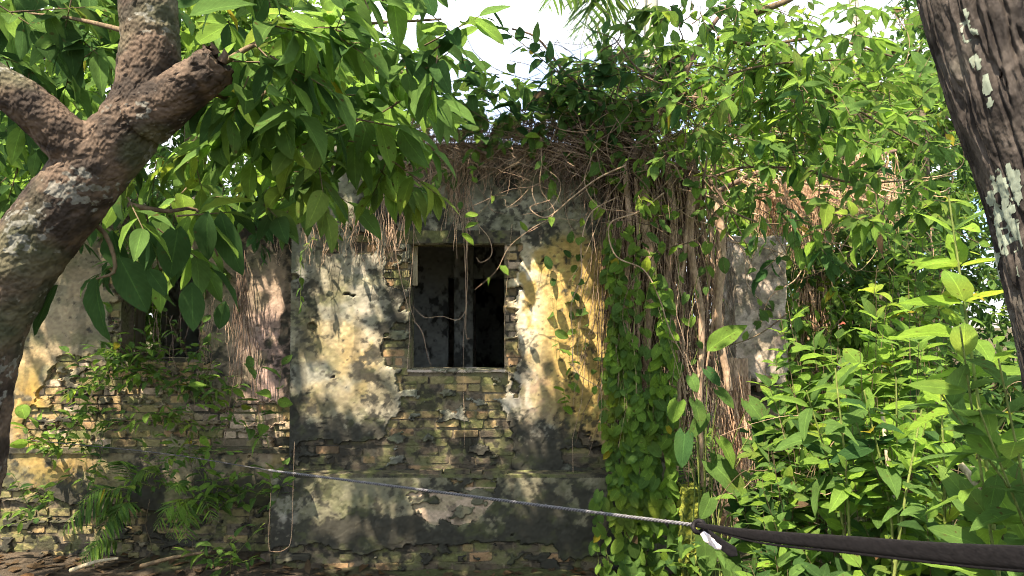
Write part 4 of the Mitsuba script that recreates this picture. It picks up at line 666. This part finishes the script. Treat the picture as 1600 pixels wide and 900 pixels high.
nq = 9000; q = np.stack([GC.r.uniform(1.3, 11, nq), GC.r.uniform(4.3, 15, nq), np.zeros(nq)], 1); q[:, 2] = ground_z(q[:, 0], q[:, 1]) + GC.r.uniform(.02, .55, nq) * (0.4 + 1.2 * meshkit.fbm(q * 1.1, 3, 4)); q = q[q[:, 0] < .72 * q[:, 1]]; q = q[~((q[:, 0] < 2.9) & (q[:, 1] > 7.2) & (q[:, 1] < 8.5))]
GC.leaves(leaf_frames(q, GC.r.normal(0, 1, (len(q), 3)) * [1, 1, .3] + [0, 0, -.1], np.array([0, 0, 1.0]) + GC.r.normal(0, .35, (len(q), 3)), GC.r.uniform(.1, .24, len(q))), 'oval', [M_, B, D], [.45, .3, .25]); GC.done()
MB = [('leafy_bush', 'tall bush with broad sunlit leaves between the dead trunk and the whorled shrubs', 1290, 5.9, [(1230, 470), (1270, 520), (1210, 540), (1310, 500), (1260, 590), (1330, 560)], .24, 'oval', [B, M_, Li], [.45, .35, .2]),
      ('leafy_bush', 'tall bright bush with broad leaves left of the tall sapling', 1400, 5.4, [(1370, 420), (1420, 450), (1390, 500), (1440, 520), (1350, 540), (1410, 560)], .25, 'oval', [Li, B, M_], [.35, .45, .2]),
      ('leafy_bush', 'tall green bush below the feathery tree', 1440, 6.4, [(1400, 330), (1440, 300), (1470, 360), (1430, 380), (1480, 420)], .25, 'long', [B, M_, Li], [.45, .35, .2]),
      ('leafy_bush', 'round leaved bush at the foot of the corner pillar', 1200, 6.2, [(1190, 640), (1230, 620), (1170, 690), (1220, 690), (1250, 640)], .2, 'round', [M_, B, D], [.5, .3, .2])]
for nm, lab, x, Y, tips, sz, kd, mats, p in MB:
    rs = np.random.default_rng(x + 1); more = [(a + rs.normal(0, 30), b + abs(rs.normal(0, 50)), Y + rs.normal(0, .35)) for a, b in tips for _ in range(2)]
    sapling(nm, lab, gpt(x, Y), [(a, b, Y) for a, b in tips] + more, sz, kd, mats, p, n=20, r=.005, f0=.45, cap=150, mat='twig_brown', width=1.2)
PS = thing('slender_stem', 'slender pale upright stem in front of the lower right bushes', 'tree trunk'); put('stem', tube(spline([P(1397, 960, 4.9), P(1396, 840, 4.9), P(1392, 760, 4.9), P(1384, 690, 4.95), P(1378, 640, 5.0)], 20), np.linspace(.024, .012, 20), 10), 'stem_pale', PS, smooth=True)
DB = thing('leaning_branch', 'bare brown branch leaning down to the right edge in the undergrowth', 'branch'); put('branch', tube(spline([P(1500, 725, 4.3), P(1530, 760, 4.25), P(1560, 800, 4.2), P(1600, 880, 4.1)], 20), np.linspace(.02, .032, 20) * (1 + .2 * rnd('db').normal(0, 1, 20) * .5), 9), 'stem_pale', DB, smooth=True)
DT = Plant('dead_brush', 'tangle of dead pale stems inside the right hand bushes', 'brush', cap=0)
wander(DT, 60, 1190, 1580, 640, 820, 5.1, 6.6, .0035, ['twig_brown', 'stem_pale', 'root_brown'], step=34, sag=12, leafy=0); DT.done()
HL = Plant('heart_leaved_plant', 'large heart leaved plant at the foot of the strangler trunk', 'plant', cap=90)
b0 = np.array(gpt(1110, 6.6))
for (x, y, s) in [(1070, 690, .30), (1112, 735, .42), (1085, 640, .22), (1122, 622, .20), (1100, 660, .25), (1150, 790, .30), (1170, 640, .3), (1190, 665, .3), (1200, 740, .45), (1180, 780, .4), (1215, 800, .38), (1100, 850, .35), (1130, 870, .35), (1160, 840, .3), (1175, 700, .35), (1125, 700, .25), (1220, 690, .35), (1080, 600, .16), (1105, 590, .18), (1060, 640, .2), (1240, 770, .4), (1110, 790, .2)]:
    e = P(x, y - 12, 6.3 + .25 * HL.r.random()); HL.stem([b0 + HL.r.normal(0, .1, 3) * [1, 1, 0], (b0 + e) / 2 + [0, .1, .25], e], .007, .004, 'stem_green', n=10)
    HL.leaves(leaf_frames(e[None], np.array([[HL.r.normal(0, .5) + (.3 if x > 1140 else 0), -.55, -.75]]), np.array([[HL.r.normal(0, .3), -.75, .8]]), s, .85), 'heart', [M_, Bl, B], [.5, .3, .2])
HL.done()
BLF = Plant('broad_leaf_vine', 'single broad pale green leaf on a thin twig before the corner pillar', 'plant', cap=4)
BLF.stem([P(1230, 490, 6.6), P(1190, 520, 6.6), P(1155, 535, 6.55), P(1104, 548, 6.5)], .008, .003, 'twig_brown', part='stem'); a, b = P(1104, 549, 6.5), P(1162, 503, 6.45)
BLF.leaves(leaf_frames(a[None], (b - a)[None], np.array([[-.3, -.8, .6]]), .42, 1.15), 'oval', [B]); BLF.done()
# ------------------------------------------------------------------ middle distance and far trees
def tree(name, label, x, Y, rows, trunk=None, kind='oval', cap=40, cat='tree', mats=None, droop=.4, mat='bark_far'):
    pl = Plant(name, label, cat, None, cap)
    if trunk:
        pts, r = trunk; c = spline([P(*q) for q in pts], 20); put('trunk', tube(c, np.linspace(r, r * .6, 20), 10), mat, pl.t, smooth=True)
    leafbank(pl, rows, kind=kind, droop=droop); pl.done()
A1, A2, A3 = ([M_, B, Li], [.4, .4, .2]), ([D, M_, B], [.4, .4, .2]), ([B, Li, M_], [.45, .35, .2])
tree('backyard_shrub', 'green bush seen through the window of the left wing', 242, 12, [(235, 520, 11.9, 60, 50, 60, 7, .2, *A3), (245, 450, 12.1, 60, 50, 60, 7, .2, *A1)], None, cap=12, cat='bush')
tree('broadleaf_tree', 'glossy leaved tree between the dead trunk and the tall sapling', 1330, 9, [(1330, 380, 8.6, 100, 60, 90, 7, .19, *A2), (1300, 480, 8.6, 80, 60, 90, 7, .19, *A1), (1390, 480, 8.8, 90, 60, 80, 7, .19, *A1), (1410, 390, 9, 80, 60, 45, 7, .19, *A2), (1340, 560, 8.4, 130, 60, 110, 7, .19, *A1)], ([(1335, 900, 9), (1340, 600, 9), (1330, 380, 9)], .05), cap=120)
tree('feathery_tree', 'feathery fine leaved tree left of the leaning trunk top', 1440, 9.5, [(1420, 190, 9, 60, 60, 70, 14, .10, *A1), (1460, 260, 9, 50, 60, 60, 14, .10, *A2), (1440, 130, 9, 30, 30, 22, 14, .10, *A3), (1490, 330, 9, 40, 40, 40, 14, .10, *A1)], ([(1460, 700, 9.5), (1455, 400, 9.5), (1440, 160, 9.5)], .06), kind='long', cap=0)
tree('thin_dark_tree', 'thin dark forked tree standing behind the undergrowth', 1430, 11, [(1420, 330, 11, 90, 50, 50, 7, .2, *A2)], ([(1428, 800, 11), (1426, 480, 11), (1418, 300, 11)], .09), cap=30)
tree('vine_clad_trunk', 'brown trunk hung with vines behind the glossy leaved tree', 1385, 12, [(1380, 320, 12, 70, 40, 40, 7, .2, *A2)], ([(1392, 850, 12), (1390, 480, 12), (1372, 260, 12)], .2), cap=20)
fr = [(1300, 300, 15, 160, 130, 150, 'far tree with dark foliage behind the dry vines'), (1480, 420, 14, 170, 160, 170, 'far bright tree behind the tall sapling'), (1640, 300, 15, 150, 220, 150, 'far tree at the right edge behind the leaning trunk'), (1200, 460, 17, 160, 170, 150, 'far dense tree directly behind the corner pillar'), (1560, 650, 11, 150, 120, 150, 'dense thicket behind the soft leaved sapling'), (1300, 680, 11, 160, 110, 150, 'dense thicket behind the whorled shrubs'), (1440, 640, 13, 130, 90, 110, 'pale thicket far back between the two whorled shrubs'),
      (1480, 130, 14, 110, 150, 170, 'far tall tree at the upper right behind the feathery tree'), (1330, 170, 13, 130, 90, 150, 'far airy tree between the pale palm trunk and the house roof'), (1180, 330, 12.5, 140, 110, 150, 'far shaded tree behind the dead vines'), (1390, 300, 17, 130, 150, 150, 'far dark tree in the gap left of the feathery tree'),
      (60, 240, 10, 150, 110, 150, 'tree behind the left wing beside the leaning trunk fork'), (300, 60, 11, 260, 110, 260, 'far leafy tree across the upper left behind the forked trunk'), (120, 130, 13, 260, 190, 260, 'far tree behind the forked trunk at the upper left'), (420, 180, 14, 180, 170, 220, 'far bright tree behind the roof of the left wing'), (560, 130, 15, 90, 110, 110, 'far tree rising behind the left end of the front wall roof'), (960, 150, 13, 110, 70, 90, 'far foliage behind the roof fig'), (1130, 170, 14, 120, 130, 130, 'far tree behind the overhanging branches'), (250, 430, 12.5, 260, 170, 170, 'low thicket behind the left wing')]
for k, (x, y, Y, rx, ry, n, lab) in enumerate(fr):
    m = [A1, A2, A3][k % 3]
    tree('thicket' if 'thicket' in lab else 'far_tree', lab, x, Y, [(x + rx * .45 * math.cos(q), y + ry * .45 * math.sin(q), Y + .8 * math.cos(q * 2.1), rx * .62, ry * .62, int(n * .43), 8, .225, *m) for q in (0.3, 1.6, 2.9, 4.1, 5.4)], ([(x + 10, 900, Y), (x, 600, Y), (x - 5, y, Y)], .12), cap=24)
PT = Plant('palm_tree', 'pale slim palm trunk rising into the sky at the upper right', 'palm', cap=0)
put('trunk', tube(spline([P(1365, 560, 18), P(1345, 150, 18), P(1332, -20, 18), P(1328, -120, 18)], 20), .115, 10), 'palm_bark', PT.t, smooth=True)
for b in [(1230, -140), (1420, -160), (1300, -230), (1380, -240)]: frond(PT, P(1328, -120, 18), P(*b, 17), 30, .9, [M_, D], [.6, .4], r=.03)
PT.done()
P2 = Plant('palm_tree', 'dark hanging palm frond tips at the top edge near the leaning trunk', 'palm', cap=0)
put('trunk', tube([P(1640, 700, 12), P(1620, -200, 12)], .14, 10), 'palm_bark', P2.t, smooth=True)
for a, b in [((1480, -90), (1385, 40)), ((1480, -90), (1415, 50)), ((1500, -100), (1400, 10))]: frond(P2, P(*a, 11), P(*b, 10.5), 26, .5, [D], [1.0], sag=.1, r=.015)
P2.stem([P(1620, -200, 12), P(1550, -160, 11.5), P(1480, -90, 11)], .05, .03, part='leaf_stalk'); P2.done()
P3 = Plant('palm_tree', 'pale green palm frond fanning into the sky at the top centre', 'palm', cap=0)
put('trunk', tube([P(1010, 700, 14), P(1020, -260, 14)], .14, 10), 'palm_bark', P3.t, smooth=True)
for a, b in [((960, -110), (905, 75)), ((960, -110), (850, 15)), ((960, -110), (945, 60))]: frond(P3, P(*a, 13), P(*b, 12.5), 34, .85, [M_, B], [.6, .4], sag=.05, r=.02)
P3.stem([P(1020, -260, 14), P(1000, -190, 13.5), P(960, -110, 13)], .05, .03, part='leaf_stalk'); P3.done()
t = thing('red_sheet', 'faded red sheet glimpsed through the undergrowth on the right', 'sheet'); put('panel', rough_box(P(1310, 490, 13)[0], P(1435, 490, 13)[0], 13, 13.05, P(1310, 507, 13)[2], P(1310, 488, 13)[2], .1, .05), 'red_paint', t)
t = thing('white_board', 'whitish board glimpsed behind the whorled shrubs', 'board'); put('panel', rough_box(P(1285, 580, 10)[0], P(1345, 580, 10)[0], 10, 10.05, P(1310, 585, 10)[2], P(1310, 562, 10)[2], .1, .03), 'white_paint', t)

# ------------------------------------------------------------------ the cord and the strap across the view
CO = thing('braided_cord', 'grey and black braided cord sloping across the front of the house', 'cord')
put('thin_line', tube(spline([P(50, 688, 7.4), P(250, 708, 6.6), P(422, 735, 5.7)], 40), .0045, 6), 'cord_dark', CO, smooth=True)
cpts = spline([P(420, 735, 5.7), P(640, 763, 4.85), (P(860, 792, 4.1)), P(1095, 822, 3.35)], 420)
put('core', tube(cpts, .0072, 8), 'cord_dark', CO, smooth=True)
sl = np.concatenate([[0], np.cumsum(np.linalg.norm(np.diff(cpts, axis=0), axis=1))]); nn = 2600; sq = np.linspace(0, sl[-1], nn); cc = np.stack([np.interp(sq, sl, cpts[:, k]) for k in range(3)], 1); ta = unit(np.gradient(cc, axis=0)); ea = unit(np.cross(ta, [0, 0, 1.0])); eb = np.cross(ea, ta)
for ph in (0, math.pi):
    an = sq / .042 * 2 * np.pi + ph; put('strand', tube(cc + .0058 * (np.cos(an)[:, None] * ea + np.sin(an)[:, None] * eb), .0038, 5), 'cord_pale', CO, smooth=True)
SB = thing('black_strap', 'thick black strap tied to the end of the braided cord at the lower right', 'strap')
sp = [P(1088, 820, 3.36), P(1180, 836, 2.8), P(1330, 850, 2.15), P(1480, 864, 1.75), P(1640, 874, 1.45)]
def ribbon(pts, wid, thk, n=60, tw=0.0):
    c = spline(pts, n); ta = unit(np.gradient(c, axis=0)); ea = unit(np.array([0, 0, 1.0]) - ta * ta[:, 2:3]); nb = np.cross(ta, ea); w = np.interp(np.linspace(0, 1, n), np.linspace(0, 1, len(wid)), wid); th = np.arange(14) * 2 * np.pi / 14
    v = (c[:, None] + np.sign(np.cos(th))[None, :, None] * np.abs(np.cos(th))[None, :, None]**.6 * w[:, None, None] * ea[:, None] + np.sin(th)[None, :, None] * thk * nb[:, None]).reshape(-1, 3)
    t = tube(c, .01, 14); return np.vstack([v, c[:1], c[-1:]]), t[1]
put('band', ribbon(sp, [.010, .020, .022, .023, .024], .008), 'black_rubber', SB, smooth=True)
put('band', ribbon([p + np.array([0, -.012, -.022 * min(1, k * 1.2)]) for k, p in enumerate(sp)], [.003, .004, .004, .004, .004], .003), 'black_rubber', SB, smooth=True)
put('knot', merge([tube(spline([P(1092 + 9 * math.cos(q), 821 + 9 * math.sin(q) + 2, 3.34 + .01 * math.sin(q * 2)) for q in np.linspace(0, 6.0, 9)], 30), .011, 8)]), 'black_rubber', SB, smooth=True)
put('tag', merge([ribbon([P(1097 + 7 * k, 832 + 7 * k, 3.3), P(1105 + 7 * k, 841 + 6 * k, 3.29 + .01 * (k % 2)), P(1112 + 7 * k, 848 + 4 * k, 3.3)], [.012, .020 - .003 * k, .010], .006, 10) for k in range(3)]), 'tag_silver', SB, smooth=True, label='shiny pale tag hanging under the knot')
put('loose_end', ribbon([P(1100, 826, 3.36), P(1122, 846, 3.36), P(1144, 862, 3.36), P(1152, 868, 3.36)], [.010, .02, .026, .004], .004, 24), 'black_rubber', SB, smooth=True)

# ------------------------------------------------------------------ litter on the ground
LR = rnd('litter'); n = 700; xs, ys = LR.uniform(-6, 5, n), LR.uniform(6.2, 7.75, n); zs = ground_z(xs, ys) + .015
v, f, uv = LO['oval']; M = leaf_frames(np.stack([xs, ys, zs], 1), LR.normal(0, 1, (n, 3)) * [1, 1, .12], np.array([0, 0, 1.0]) + LR.normal(0, .25, (n, 3)), LR.uniform(.08, .2, n))
put('leaf_litter', ((np.einsum('kij,nj->kni', M[:, :3, :3], v) + M[:, None, :3, 3]).reshape(-1, 3), (f[None] + (np.arange(n) * len(v))[:, None, None]).reshape(-1, 3)), 'leaf_dry', smooth=True, uv=np.tile(uv, (n, 1)), kind='stuff', label='brown fallen leaves strewn along the foot of the house')
for lab, a, b in [('pale bleached stick lying on the litter left of the plinth', (110, 892), (185, 872)), ('dark stick across the litter below the ferns', (220, 885), (330, 862))]:
    t = thing('fallen_stick', lab, 'stick'); put('stick', tube(spline([P(*a, 7.0), (P(*a, 7.0) + P(*b, 7.0)) / 2 + [0, 0, .02], P(*b, 7.05)], 12), np.linspace(.022, .012, 12), 7), 'stem_pale' if 'pale' in lab else 'twig_brown', t, smooth=True)
